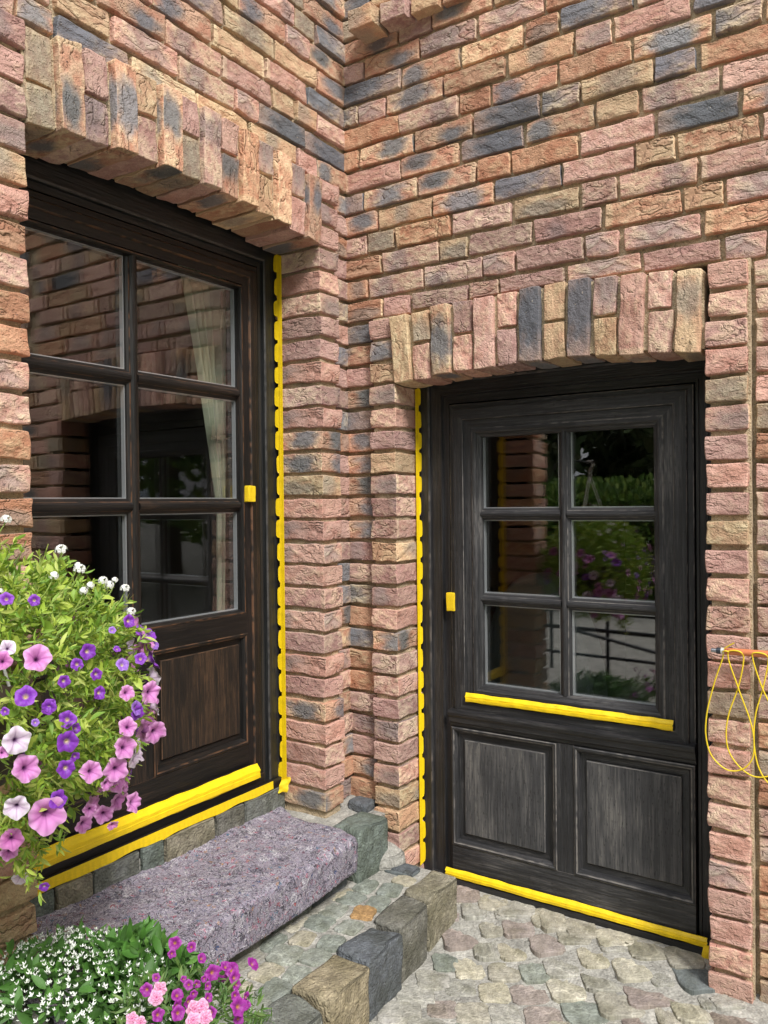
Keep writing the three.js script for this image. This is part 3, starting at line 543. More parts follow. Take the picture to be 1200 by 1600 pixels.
// a sett: rounded polygon with a slightly domed top, unit size; a few variants shared by all
const settGeos = [];
for (let v = 0; v < 14; v++) {
  const r = mulberry(900 + v), n = 20, P = [], U = [], I = [], pw = 5 + r() * 7, off = r() * 9; const sk = (r() - .5) * .12, tp = (r() - .5) * .2;
  const ring = (s, y) => { for (let i = 0; i < n; i++) { const a = i / n * 2 * Math.PI, c = Math.cos(a), q = Math.sin(a), k = Math.pow(Math.pow(Math.abs(c), pw) + Math.pow(Math.abs(q), pw), -1 / pw) * (1 + (vn(c * 1.6 + off, q * 1.6, v + 3) - .5) * .12 + (vn(c * 5 + off, q * 5, v + 9) - .5) * .08); const x = c * k * s * .5, z = q * k * s * .5; P.push(x + sk * z, y + (vn(x * 5 + off, z * 5, v) - .5) * .006, z * (1 + tp * x)); U.push(x * .1 + off, z * .1 + off * 1.3); } };
  ring(1.0, -.02); ring(.995, .001); ring(.965, .0036); ring(.9, .0046); ring(.45, .0054);
  const R = 5; for (let k = 0; k < R - 1; k++) for (let i = 0; i < n; i++) { const a = k * n + i, b = k * n + (i + 1) % n; I.push(a, a + n, b, b, a + n, b + n); }
  P.push(0, .0056, 0); U.push(off, off * 1.3); for (let i = 0; i < n; i++) I.push((R - 1) * n + i, R * n, (R - 1) * n + (i + 1) % n);
  const g = new THREE.BufferGeometry(); g.setAttribute('position', new THREE.Float32BufferAttribute(P, 3)); g.setAttribute('uv', new THREE.Float32BufferAttribute(U, 2)); g.setIndex(I); g.computeVertexNormals(); settGeos.push(g);
}
const rs = mulberry(777);
function sett(parent, kind, x, y, z, w, d, turn) { const m = mesh('sett', settGeos[Math.floor(rs() * 14)], pick(rs, ST[kind]), parent); m.position.set(x, y, z); m.scale.set(w, 1, d); m.rotation.set((rs() - .5) * .03, turn, (rs() - .5) * .03); return m; }
const COB = [['M',0.443,-0.128,0.095,0.107],['T',0.555,-0.134,0.093,0.096],['T',0.432,-0.048,0.056,0.064],['M',0.37,-0.135,0.039,0.082],['G',0.516,-0.014,0.078,0.11],['M',0.461,0.036,0.037,0.085],['G',0.646,-0.14,0.116,0.1],['T',0.757,-0.138,0.083,0.109],['G',0.631,-0.044,0.078,0.06],['M',0.546,0.144,0.101,0.109],['T',0.621,0.057,0.069,0.078],['M',0.695,0.004,0.093,0.107],['M',0.817,0.047,0.095,0.106],['G',0.645,0.151,0.073,0.115],['C',0.727,0.123,0.078,0.093],['E',0.561,0.271,0.072,0.09],['C',0.64,0.261,0.081,0.102],['E',0.831,0.185,0.075,0.091],['T',0.748,0.226,0.091,0.086],['G',0.573,0.372,0.09,0.094],['G',0.662,0.359,0.083,0.082],['C',0.764,0.331,0.08,0.089],['M',0.856,0.282,0.097,0.088],['M',0.667,0.484,0.075,0.075],['T',0.756,0.456,0.089,0.097],['G',0.84,0.416,0.079,0.098],['M',0.933,0.361,0.093,0.089],['G',0.568,0.471,0.102,0.096],['G',0.574,0.567,0.11,0.098],['G',0.678,0.586,0.096,0.084],['E',0.786,0.534,0.085,0.061],['C',0.876,0.481,0.062,0.061],['M',0.954,0.435,0.072,0.053],['G',0.58,0.657,0.096,0.076],['T',0.784,-0.164,0.076,0.129],['T',0.885,-0.14,0.093,0.11],['C',0.998,-0.129,0.102,0.1],['T',1.103,-0.136,0.112,0.127],['T',1.219,-0.14,0.098,0.111],['T',0.879,-0.033,0.096,0.086],['G',1.01,-0.044,0.082,0.066],['C',0.969,0.038,0.08,0.101],['C',1.094,0.042,0.095,0.102],['S',1.271,-0.008,0.098,0.13],['C',0.947,0.21,0.093,0.095],['T',1.103,0.197,0.112,0.11],['M',1.169,0.123,0.117,0.103],['G',1.025,0.127,0.098,0.098],['C',1.287,0.13,0.088,0.109],['E',1.028,0.276,0.111,0.106],['M',1.199,0.256,0.112,0.101],['M',1.291,0.23,0.075,0.05],['M',1.403,0.124,0.101,0.105],['G',1.188,0.045,0.06,0.059],['G',0.897,0.127,0.091,0.083],['G',1.375,0.053,0.078,0.055],['T',1.233,0.175,0.056,0.097],['G',1.118,0.308,0.072,0.076],['T',1.011,0.376,0.086,0.065],['G',1.347,0.132,0.061,0.088],['G',1.325,0.075,0.048,0.055]];
const TURN = .588;
for (const [k, x, z, w, d] of COB) if (z > -.118 || 1) { const zz = Math.max(z, -.085); sett(courtyard, k, x, gy(x, zz) + (rs() - .5) * .004 - .001, zz, w * 1.17, Math.min(d, .13) * 1.12, TURN + (rs() - .5) * .16); }
// more of the same paving beyond the photograph, laid in rows
{
  const list = [];
  for (let z = -.06; z < 2.6; z += .1) for (let x = .56; x < 2.9; x += .1) {
    const X = x + (rs() - .5) * .03 + (Math.round(z / .098) & 1) * .05, Z = z + (rs() - .5) * .025; let near = false;
    for (const c of COB) if (Math.hypot(c[1] - X, Math.max(c[2], -.085) - Z) < .088) { near = true; break; }
    if (near || (Z < .05 && X > 1.3) || Z < -.07 && X < 1.3) continue; list.push([X, Z]);
  }
  const by = {};
  for (const [x, z] of list) { const k = pick(rs, 'GGGTTCME'), mt = Math.floor(rs() * ST[k].length), g = settGeos[Math.floor(rs() * 14)].clone(); g.applyMatrix4(new THREE.Matrix4().compose(V3(x, gy(x, z) - .001, z), new THREE.Quaternion().setFromEuler(new THREE.Euler(0, .3 + (rs() - .5) * .4, 0)), V3(.08 + rs() * .015, 1, .078 + rs() * .015))); (by[k] ||= []).push(g); }
  for (const k in by) { const m = mesh('setts', mergeGeometries(by[k]), ST[k][0], courtyard, 'stuff'); }
}

// ---------------------------------------------------------------- the two steps to the tall door
const steps = thing('stone_steps', 'low step of green-grey setts edged with big stone blocks, below the tall door', 'steps');
function stoneBlock(parent, name, x0, y0, z0, x1, y1, z1, mat, seed, r = .011, amp = .014) {
  const g = blockGeo(x1 - x0, y1 - y0, z1 - z0, 9, 8, 10, r, seed, amp, 13, true); g.translate(0, 0, (z1 - z0) / 2); uvM(g);
  const u = g.attributes.uv; for (let i = 0; i < u.count; i++) u.setXY(i, u.getX(i) + seed * .37, u.getY(i) + seed * .71);
  const m = mesh(name, g, rough(mat), parent); m.position.set((x0 + x1) / 2, (y0 + y1) / 2, (z0 + z1) / 2); return m;
}
const bed = mesh('mortar_bed', (() => { const g = new THREE.BoxGeometry(.30, .3, 2.06, 26, 2, 130); g.translate(.26, -.002, 1.05); const p = g.attributes.position; for (let i = 0; i < p.count; i++) { const x = p.getX(i), z = p.getZ(i); if (p.getY(i) > .1) p.setY(i, .148 + (fbm(x * 14, z * 14, 66, 3) - .5) * .014 + (x < .2 ? .006 : 0)); } g.computeVertexNormals(); return uvM(g); })(), groutMat, steps);
const kz = [[.055, .25, 'brown', .386, .489, .172], [.268, .445, 'dark', .392, .502, .165], [.462, .652, 'slate', .408, .522, .166], [.668, .865, 'tan', .412, .545, .168], [.882, 1.08, 'grey', .42, .55, .166], [1.1, 1.29, 'dark', .42, .55, .165], [1.31, 1.5, 'tan', .42, .55, .165], [1.52, 1.71, 'slate', .42, .55, .165], [1.73, 1.93, 'grey', .42, .55, .165]];
kz.forEach(([a, b, c, x0, x1, y], i) => stoneBlock(steps, 'kerb_stone', x0, -.06, a, x1, y, b, KB[c], 60 + i));
mesh('kerb_bed', boxM(.38, -.1, .09, .47, .13, 2.0), groutMat, steps);
const SET = [['E',0.323,0.232,0.083,0.117],['S',0.275,0.079,0.131,0.098],['C',0.328,0.149,0.085,0.077],['E',0.235,0.252,0.077,0.105],['E',0.249,0.355,0.089,0.098],['E',0.339,0.331,0.075,0.11],['O',0.338,0.411,0.078,0.098],['E',0.25,0.451,0.085,0.106],['E',0.256,0.539,0.096,0.1],['E',0.351,0.507,0.082,0.092],['C',0.27,0.636,0.074,0.093],['E',0.357,0.608,0.08,0.103],['E',0.282,0.734,0.101,0.109],['E',0.364,0.695,0.089,0.097],['C',0.296,0.83,0.086,0.111],['E',0.375,0.791,0.074,0.089],['E',0.37,0.879,0.088,0.103],['C',0.284,0.924,0.067,0.067],['E',0.379,0.969,0.08,0.097]];
for (const [k, x, z, w, d] of SET) sett(steps, k, x, .150 + (rs() - .5) * .003, z, w * .96, Math.min(d, .105) * .9, TURN * .25 + (rs() - .5) * .3);
for (let z = 1.06; z < 1.95; z += .1) for (const x of [.2, .29, .37]) sett(steps, pick(rs, 'EECG'), x, .150, z, .085, .09, (rs() - .5) * .3);
for (const [x, z] of [[.19, .35], [.185, .46], [.19, .58], [.2, .7], [.205, .81], [.21, .92]]) sett(steps, pick(rs, 'GCE'), x, .149, z, .07, .1, (rs() - .5) * .3);
// upper step: a mortared body with a nosing of rough blocks, the last one bare at the corner
mesh('upper_bed', (() => { const g = new THREE.BoxGeometry(.36, .42, 1.5, 24, 3, 60); g.translate(-.005, .115, .75); const p = g.attributes.position; for (let i = 0; i < p.count; i++) { const x = p.getX(i), z = p.getZ(i); if (p.getY(i) > .3) p.setY(i, .318 + (fbm(x * 12, z * 12, 67, 3) - .5) * .016 + .03 * sst(.12, .0, z) * sst(.12, .0, x)); else if (x > .1) p.setX(i, .158 + (fbm(p.getY(i) * 12, z * 12, 68, 3) - .5) * .02); } g.computeVertexNormals(); return uvM(g); })(), groutMat, steps);
stoneBlock(steps, 'step_stone', .085, .13, .072, .213, .335, .265, KB.green, 71, .016, .012);
for (let i = 0; i < 6; i++) stoneBlock(steps, 'step_stone', .08, .13, .285 + i * .2, .185, .318, .47 + i * .2, [KB.slate, KB.grey, KB.dark][i % 3], 72 + i, .014, .01);
stoneBlock(steps, 'flat_stone', .03, .30, .0, .115, .352, .075, KB.slate, 83, .01, .008);
stoneBlock(steps, 'flat_stone', .215, .10, .045, .335, .160, .11, KB.slate, 84, .008, .007);
mesh('mortar_fillet', (() => { const g = new THREE.SphereGeometry(1, 18, 10); g.scale(.10, .06, .08); g.translate(.17, .16, .06); const p = g.attributes.position; for (let i = 0; i < p.count; i++) p.setXYZ(i, p.getX(i) + vn3(p.getX(i) * 40, p.getY(i) * 40, p.getZ(i) * 40, 5) * .008, p.getY(i) + vn3(p.getX(i) * 30, p.getY(i) * 30, p.getZ(i) * 30, 9) * .008, p.getZ(i)); g.computeVertexNormals(); return uvM(g); })(), groutMat, steps);
// stone facing below the sill of the tall door
mesh('facing_bed', boxM(-.22, .2, .206, -.176, .405, 1.368), groutMat, steps);
[[.212, .425], [.431, .566], [.573, .788], [.796, .882], [.89, 1.054], [1.062, 1.178], [1.186, 1.36]].forEach(([a, b], i) => stoneBlock(steps, 'facing_stone', -.20, .27, a, -.164 + (i % 3) * .002, .414, b, [KB.grey, KB.dark, KB.brown, KB.green, KB.grey, KB.brown, KB.green, KB.slate, KB.grey][i], 90 + i, .004, .005));

// ---------------------------------------------------------------- painter's fleece over the upper step
const feltTex = (() => {
  const S = 1024, cv = document.createElement('canvas'); cv.width = cv.height = S; const c = cv.getContext('2d'); const r = mulberry(33);
  c.fillStyle = '#a19aa6'; c.fillRect(0, 0, S, S);
  const cols = ['#c2bcc6', '#dcd8df', '#eeebef', '#9a929f', '#7d7684', '#56525e', '#b09aa4', '#96707f', '#85839a', '#5f6278', '#d0c8d0', '#a59da6', '#b8acbb', '#3c3b46'];
  const spot = ['#b3323f', '#c24a63', '#d98ba0', '#3f5f9a', '#3f8db0', '#25262f', '#d8d4d0', '#7a2d46', '#c28a4a', '#f2f0f0'];
  const stroke = (x, y, a, l, w, col) => { for (const ox of [-S, 0, S]) for (const oy of [-S, 0, S]) { const X = x + ox, Y = y + oy; if (X < -60 || X > S + 60 || Y < -60 || Y > S + 60) continue; c.strokeStyle = col; c.lineWidth = w; c.beginPath(); c.moveTo(X, Y); c.quadraticCurveTo(X + Math.cos(a) * l * .5 + (r() - .5) * l * .3, Y + Math.sin(a) * l * .5 + (r() - .5) * l * .3, X + Math.cos(a + .3) * l, Y + Math.sin(a + .3) * l); c.stroke(); } };
  for (let i = 0; i < 9000; i++) { const x = r() * S, y = r() * S, a = r() * 6.28; stroke(x, y, a, 8 + r() * 24, 1.4 + r() * 2.8, cols[Math.floor(r() * cols.length)]); }
  for (let i = 0; i < 70; i++) { const x = r() * S, y = r() * S, dk = r() < .5, n = 24 + r() * 30, R = 20 + r() * 40; for (let k = 0; k < n; k++) { const a = r() * 6.28, q = R * Math.sqrt(r()); stroke(x + Math.cos(a) * q, y + Math.sin(a) * q, r() * 6.28, 8 + r() * 18, 1.2 + r() * 2, dk ? ['#3a3844', '#4d4a58', '#5c5666'][Math.floor(r() * 3)] : ['#e9e6ea', '#d9d4dc', '#f4f2f4'][Math.floor(r() * 3)]); } }
  for (let i = 0; i < 260; i++) { const x = r() * S, y = r() * S, col = spot[Math.floor(r() * spot.length)], n = 3 + r() * 7; for (let k = 0; k < n; k++) stroke(x + (r() - .5) * 18, y + (r() - .5) * 18, r() * 6.28, 5 + r() * 12, 1.4 + r() * 2.2, col); }
  for (let i = 0; i < 9000; i++) stroke(r() * S, r() * S, r() * 6.28, 5 + r() * 16, .7 + r() * 1.1, r() < .4 ? '#f4f2f4' : r() < .4 ? '#3b3944' : cols[Math.floor(r() * cols.length)]);
  const mk = () => { const t = new THREE.CanvasTexture(cv); t.wrapS = t.wrapT = THREE.RepeatWrapping; t.repeat.set(1.9, 1.9); return t; };
  const a = mk(); a.colorSpace = THREE.SRGBColorSpace; return [a, mk()];
})();
const feltMat = new THREE.MeshStandardMaterial({ map: feltTex[0], bumpMap: feltTex[1], bumpScale: .006, color: new THREE.Color().setRGB(.74, .73, .76), roughness: 1, side: THREE.DoubleSide });
{
  // cross-section: from the sill, over the nosing, down the front; swept along z with slow undulation
  const prof = []; for (let i = 0; i <= 26; i++) prof.push([lerp(-.166, .226, i / 26), .340, 0, 1]);
  for (let i = 1; i <= 7; i++) { const a = i / 7 * Math.PI / 2; prof.push([.226 + Math.sin(a) * .02, .320 + Math.cos(a) * .02, Math.sin(a), Math.cos(a)]); }
  for (let i = 1; i <= 9; i++) prof.push([.246, .320 - i / 9 * .088, 1, 0]);
  const n = prof.length, N = 110, T = .006, P = [], U = [], I = []; let len = [0]; for (let i = 1; i < n; i++) len.push(len[i - 1] + Math.hypot(prof[i][0] - prof[i - 1][0], prof[i][1] - prof[i - 1][1]));
  for (let j = 0; j <= N; j++) for (let lay = 0; lay < 2; lay++) for (let i = 0; i < n; i++) {
    let [x, y, nx, ny] = prof[i]; const edge = lerp(.238, .306, clamp((x + .17) / .41, 0, 1)) + (vn(x * 18, 2, 44) - .5) * .014; const z = lerp(edge, 1.46, j / N);
    const und = (fbm(x * 5 + 2, z * 5, 46, 3) - .5), rip = vn(z * 9, 1, 47) - .5;
    if (ny > .5) y += und * .03 + (fbm(x * 16, z * 16, 51, 2) - .5) * .012 + (x < -.12 ? (x + .12) * -.22 : 0) - .008 * sst(3, 0, j) * (x > -.1 ? 1 : 0); else { x += rip * .022 * (prof[i][1] < .3 ? (.318 - prof[i][1]) / .088 : .2) + und * .012; y += rip * .02 * clamp((.318 - prof[i][1]) / .088, 0, 1) - .018 * sst(.35, .62, z) * clamp((.318 - prof[i][1]) / .088, 0, 1); }
    const fz = (vn(x * 150, z * 150 + y * 150, 49) - .5) * .005, o = lay ? -T : fz; P.push(x + nx * o, y + ny * o, z); U.push(len[i], z);
  }
  const id = (j, l, i) => (j * 2 + l) * n + i;
  for (let j = 0; j < N; j++) for (let i = 0; i < n - 1; i++) { I.push(id(j, 0, i), id(j + 1, 0, i), id(j, 0, i + 1), id(j, 0, i + 1), id(j + 1, 0, i), id(j + 1, 0, i + 1)); I.push(id(j, 1, i), id(j, 1, i + 1), id(j + 1, 1, i), id(j, 1, i + 1), id(j + 1, 1, i + 1), id(j + 1, 1, i)); }
  for (let j = 0; j < N; j++) I.push(id(j, 0, n - 1), id(j + 1, 0, n - 1), id(j, 1, n - 1), id(j, 1, n - 1), id(j + 1, 0, n - 1), id(j + 1, 1, n - 1));
  for (let i = 0; i < n - 1; i++) I.push(id(0, 0, i), id(0, 0, i + 1), id(0, 1, i), id(0, 1, i), id(0, 0, i + 1), id(0, 1, i + 1));
  const g = new THREE.BufferGeometry(); g.setAttribute('position', new THREE.Float32BufferAttribute(P, 3)); g.setAttribute('uv', new THREE.Float32BufferAttribute(U, 2)); g.setIndex(I); g.computeVertexNormals();
  tag(mesh('fleece_mat', g, feltMat), "speckled grey-mauve painter's fleece draped over the upper step", 'mat');
}

// ---------------------------------------------------------------- rod with looped cord on the right jamb
const copper = new THREE.MeshStandardMaterial({ color: srgb(206, 122, 78), roughness: .45, bumpMap: stoneBump, bumpScale: .0006 });
const rod = thing('cord_rod', 'orange rod with a metal tip lying against the right jamb', 'rod');
{
  const lat = (pts, a, b) => { const g = new THREE.LatheGeometry(pts.map(([r, y]) => new THREE.Vector2(r, y)), 20); g.rotateZ(-Math.PI / 2); return g; };
  const part = (n, pts, m) => { const o = mesh(n, lat(pts), m, rod); o.position.set(1.337, 1.041, .066); o.rotation.z = .012; return o; };
  part('tip', [[0, 0], [.0055, .001], [.0065, .003], [.0065, .015], [.0075, .016], [.0075, .017]], new THREE.MeshStandardMaterial({ color: srgb(170, 176, 184), metalness: .9, roughness: .3 }));
  part('collar', [[.009, .016], [.0095, .017], [.0095, .027], [.009, .028]], new THREE.MeshStandardMaterial({ color: srgb(60, 66, 74), metalness: .5, roughness: .35 }));
  part('ferrule', [[.0098, .028], [.0102, .030], [.0102, .036], [.0095, .038]], new THREE.MeshStandardMaterial({ color: srgb(220, 216, 210), roughness: .3, metalness: .4 }));
  part('shaft', [[.009, .036], [.0098, .06], [.0105, .4], [.0102, .72], [.006, .725], [0, .726]], copper);
  for (const x of [1.447, 1.95]) { const nl = mesh('nail', new THREE.CylinderGeometry(.0022, .0022, .085, 8), new THREE.MeshStandardMaterial({ color: srgb(90, 88, 86), metalness: .8, roughness: .5 }), rod); nl.rotation.x = Math.PI / 2; nl.position.set(x, 1.0285, .035); }
}
{
  const X = zx => 1.323 + (zx - 210) / 5.714 * .00170, Y = zy => 1.04 - (zy - 330) / 5.714 * .00190;
  const loops = [[[425, 322, 14], [400, 316, 16], [372, 330, 12], [375, 355, 8], [290, 600, 2], [212, 900, 0], [205, 1100, 0], [260, 1260, 0], [400, 1355, 1], [530, 1330, 2], [620, 1230, 3], [640, 1100, 4], [622, 950, 4], [500, 620, 5], [417, 365, 9], [430, 318, 13], [520, 312, 14], [550, 335, 11], [556, 365, 8], [540, 480, 6], [498, 640, 2], [415, 870, 1], [390, 1050, 1], [418, 1200, 1], [530, 1330, 0], [640, 1375, 0], [760, 1352, 1], [860, 1270, 2], [900, 1120, 3], [860, 900, 4], [720, 620, 5], [636, 365, 9], [640, 318, 13], [730, 314, 13], [766, 335, 11], [770, 368, 8], [720, 610, 3], [652, 850, 1], [638, 1100, 0], [680, 1300, 0], [760, 1410, 0], [860, 1440, 0], [980, 1370, 1], [1060, 1180, 2], [1010, 880, 3], [880, 500, 5], [840, 365, 9], [850, 316, 12]]];
  const c = new THREE.CatmullRomCurve3(loops[0].map(([a, b, o]) => V3(X(a), Y(b), .062 + o * .0011)));
  const cordMat = new THREE.MeshStandardMaterial({ color: srgb(236, 206, 40), roughness: .5 });
  const cord = mesh('yellow_cord', new THREE.TubeGeometry(c, 420, .0021, 7), cordMat);
  tag(cord, 'thin yellow cord looped over the orange rod', 'cord');
  const tail = mesh('loose_end', new THREE.TubeGeometry(new THREE.CatmullRomCurve3([V3(X(385), Y(300), .078), V3(X(430), Y(270), .08), V3(X(480), Y(240), .082)]), 12, .0019, 6), cordMat, cord);
}

// ---------------------------------------------------------------- rooms behind the doors (closed boxes, lit only through the panes)
const roomMat = new THREE.MeshStandardMaterial({ color: srgb(84, 80, 74), roughness: .95 });
const roomFloor = new THREE.MeshStandardMaterial({ map: W.aPanel.map, color: srgb(200, 180, 160), roughness: .5 });
const slab = (n, x0, y0, z0, x1, y1, z1, m) => mesh(n, boxM(x0, y0, z0, x1, y1, z1), m, scene, 'structure');
slab('room_floor', -3.4, .2, -.6, -.262, .38, 1.44, roomFloor); slab('room_ceiling', -3.4, 2.75, -.6, -.262, 2.9, 1.44, roomMat);
slab('room_wall', -3.6, .2, -.6, -3.4, 2.9, 1.44, roomMat); slab('room_wall', -3.4, .2, -.8, -.262, 2.9, -.6, roomMat);
slab('room_wall', -.262, .2, -.6, -.2, 2.9, .195, roomMat); slab('room_wall', -.262, 2.57, .195, -.2, 2.9, 1.445, roomMat);
slab('room_floor', .02, -.15, -3.4, 2.9, .035, -.212, roomFloor); slab('room_ceiling', .02, 2.5, -3.4, 2.9, 2.65, -.212, roomMat);
slab('room_wall', .02, -.15, -3.6, 2.9, 2.65, -3.4, roomMat); slab('room_wall', -.15, -.15, -3.4, .02, 2.65, -.212, roomMat); slab('room_wall', 2.9, -.15, -3.4, 3.1, 2.65, -.212, roomMat);
slab('room_wall', .02, -.15, -.212, .228, 2.65, -.15, roomMat); slab('room_wall', 1.385, -.15, -.212, 2.9, 2.65, -.15, roomMat); slab('room_wall', .228, 2.05, -.212, 1.385, 2.65, -.15, roomMat);

// curtain drawn to the side behind the tall door
{
  const P = [], U = [], I = [], n = 46, N = 40;
  for (let j = 0; j <= N; j++) { const t = j / N, y = lerp(2.42, .95, t), w = lerp(.25, .025, Math.pow(clamp(t * 1.5, 0, 1), .8)); for (let i = 0; i <= n; i++) { const s = i / n; P.push(-.36 + Math.sin(s * 34 + Math.sin(s * 9) * 2) * (.022 - t * .008) - .03 * t, y, .30 + s * w); U.push(s, y); } }
  for (let j = 0; j < N; j++) for (let i = 0; i < n; i++) { const a = j * (n + 1) + i; I.push(a, a + n + 1, a + 1, a + 1, a + n + 1, a + n + 2); }
  const g = new THREE.BufferGeometry(); g.setAttribute('position', new THREE.Float32BufferAttribute(P, 3)); g.setAttribute('uv', new THREE.Float32BufferAttribute(U, 2)); g.setIndex(I); g.computeVertexNormals();
  tag(mesh('curtain', g, new THREE.MeshPhysicalMaterial({ color: srgb(176, 186, 160), roughness: 1, side: THREE.DoubleSide, transmission: .3, thickness: 0 })), 'pale curtain gathered to the side behind the tall door panes', 'curtain');
}
// upholstered chair just inside the right door, and a small table with a lamp bowl inside the left one
{
  const m = new THREE.MeshStandardMaterial({ color: srgb(120, 134, 132), roughness: .9 }), wd = new THREE.MeshStandardMaterial({ color: srgb(70, 50, 36), roughness: .6 });
  const ch = thing('armchair', 'grey upholstered chair seen through the lower left pane of the right door', 'chair');
  const back = new THREE.Shape(); back.moveTo(-.3, 0); back.lineTo(.3, 0); back.quadraticCurveTo(.3, .5, .02, .62); back.quadraticCurveTo(-.24, .62, -.3, 0);
  const bg = new THREE.ExtrudeGeometry(back, { depth: .1, bevelEnabled: true, bevelSize: .03, bevelThickness: .03, bevelSegments: 4 }); const b = mesh('backrest', bg, m, ch); b.position.set(0, .45, -.05);
  const s = mesh('seat', blockGeo(.6, .16, .55, 7, 4, 7, .04, 3, .004, 9, true), m, ch); s.position.set(0, .42, -.1);
  for (const [x, z] of [[-.25, -.6], [.25, -.6], [-.25, -.02], [.25, -.02]]) { const l = mesh('leg', new THREE.CylinderGeometry(.022, .015, .36, 10), wd, ch); l.position.set(x, .18, z); }
  ch.position.set(.30, .035, -1.15); ch.rotation.y = -.2;
  const tb = thing('side_table', 'small round table in the dark room behind the tall door', 'table');
  const top = mesh('table_top', new THREE.CylinderGeometry(.3, .3, .03, 32), wd, tb); top.position.y = .74; const post = mesh('post', new THREE.CylinderGeometry(.03, .04, .70, 14), wd, tb); post.position.y = .37; const ft = mesh('foot', new THREE.CylinderGeometry(.16, .2, .03, 24), wd, tb); ft.position.y = .015;
  tb.position.set(-1.1, .38, .8);
  const bowl = mesh('bowl', new THREE.LatheGeometry([[.0, 0], [.05, 0], [.05, .01], [.015, .02], [.015, .05], [.08, .075], [.12, .12], [.115, .12], [.07, .085], [0, .07]].map(p => new THREE.Vector2(...p)), 28), new THREE.MeshStandardMaterial({ color: srgb(60, 56, 52), roughness: .35 })); bowl.position.set(-1.1, 1.136, .8); tag(bowl, 'dark footed bowl on the small table behind the tall door', 'bowl');
}

// ---------------------------------------------------------------- plants
const rp = mulberry(2024);
const leafMat = (r, g, b) => new THREE.MeshPhysicalMaterial({ color: new THREE.Color().setRGB(r, g, b), roughness: .62, transmission: .32, thickness: 0, side: THREE.DoubleSide, vertexColors: false });
function leafGeo(w, bend, seg = 3) {   // unit length along +y, folded along the midrib
  const P = [], I = [];
  for (let i = 0; i <= seg; i++) { const t = i / seg, ww = w * Math.pow(Math.sin(Math.PI * clamp(t * .94 + .03, 0, 1)), .7) * (1 - t * .25), z = -bend * t * t; P.push(-ww, t, z + ww * .35, 0, t, z, ww, t, z + ww * .35); }
  for (let i = 0; i < seg; i++) { const a = i * 3; I.push(a, a + 1, a + 3, a + 1, a + 4, a + 3, a + 1, a + 2, a + 4, a + 2, a + 5, a + 4); }
  const g = new THREE.BufferGeometry(); g.setAttribute('position', new THREE.Float32BufferAttribute(P, 3)); g.setIndex(I); g.computeVertexNormals(); return g;
}
const Yup = V3(0, 1, 0);
function foliage(name, parent, n, geo, mat, place, cols) {
  const im = new THREE.InstancedMesh(geo, mat, n); im.castShadow = im.receiveShadow = true; im.name = name; im.userData.kind = 'stuff';
  const m4 = new THREE.Matrix4(), q = new THREE.Quaternion(), q2 = new THREE.Quaternion(), c = new THREE.Color();
  for (let i = 0; i < n; i++) { const { p, d, s, w } = place(i); q.setFromUnitVectors(Yup, d); q2.setFromAxisAngle(Yup, rp() * 6.28); q.multiply(q2); m4.compose(p, q, V3(s * (w || 1), s, s)); im.setMatrixAt(i, m4); const k = cols[Math.floor(rp() * cols.length)], f = .8 + rp() * .4; im.setColorAt(i, c.setRGB(k[0] * f, k[1] * f, k[2] * f)); }
  parent.add(im); return im;
}
// shoots: short stems with leaves around them, spread over and through an ellipsoid
function shoots(c, r, n, len, fn) {
  const out = [];
  for (let i = 0; i < n; i++) { let d = V3(rp() * 2 - 1, rp() * 2 - 1, rp() * 2 - 1); if (d.length() > 1 || d.length() < .1) { i--; continue; } d.normalize(); const rr = .62 + .38 * Math.pow(rp(), .6) + (rp() < .12 ? rp() * .12 : 0); const p = V3(c.x + d.x * r.x * rr, c.y + d.y * r.y * rr, c.z + d.z * r.z * rr); if (fn && !fn(p)) { i--; continue; } const g = d.clone().add(V3((rp() - .5) * .9, .15 + (rp() - .5) * .9, (rp() - .5) * .9)).normalize(); out.push([p, g, len * (.6 + rp() * .8)]); }
  return out;
}
function alongShoots(sh, per, size) { return i => { const [p, g, l] = sh[i % sh.length], t = rp(), a = V3(rp() - .5, rp() - .5, rp() - .5).cross(g).normalize(); return { p: p.clone().addScaledVector(g, (t - .5) * l), d: g.clone().multiplyScalar(.55 + t * .5).add(a).normalize(), s: size * (.6 + rp() * .7) }; }; }

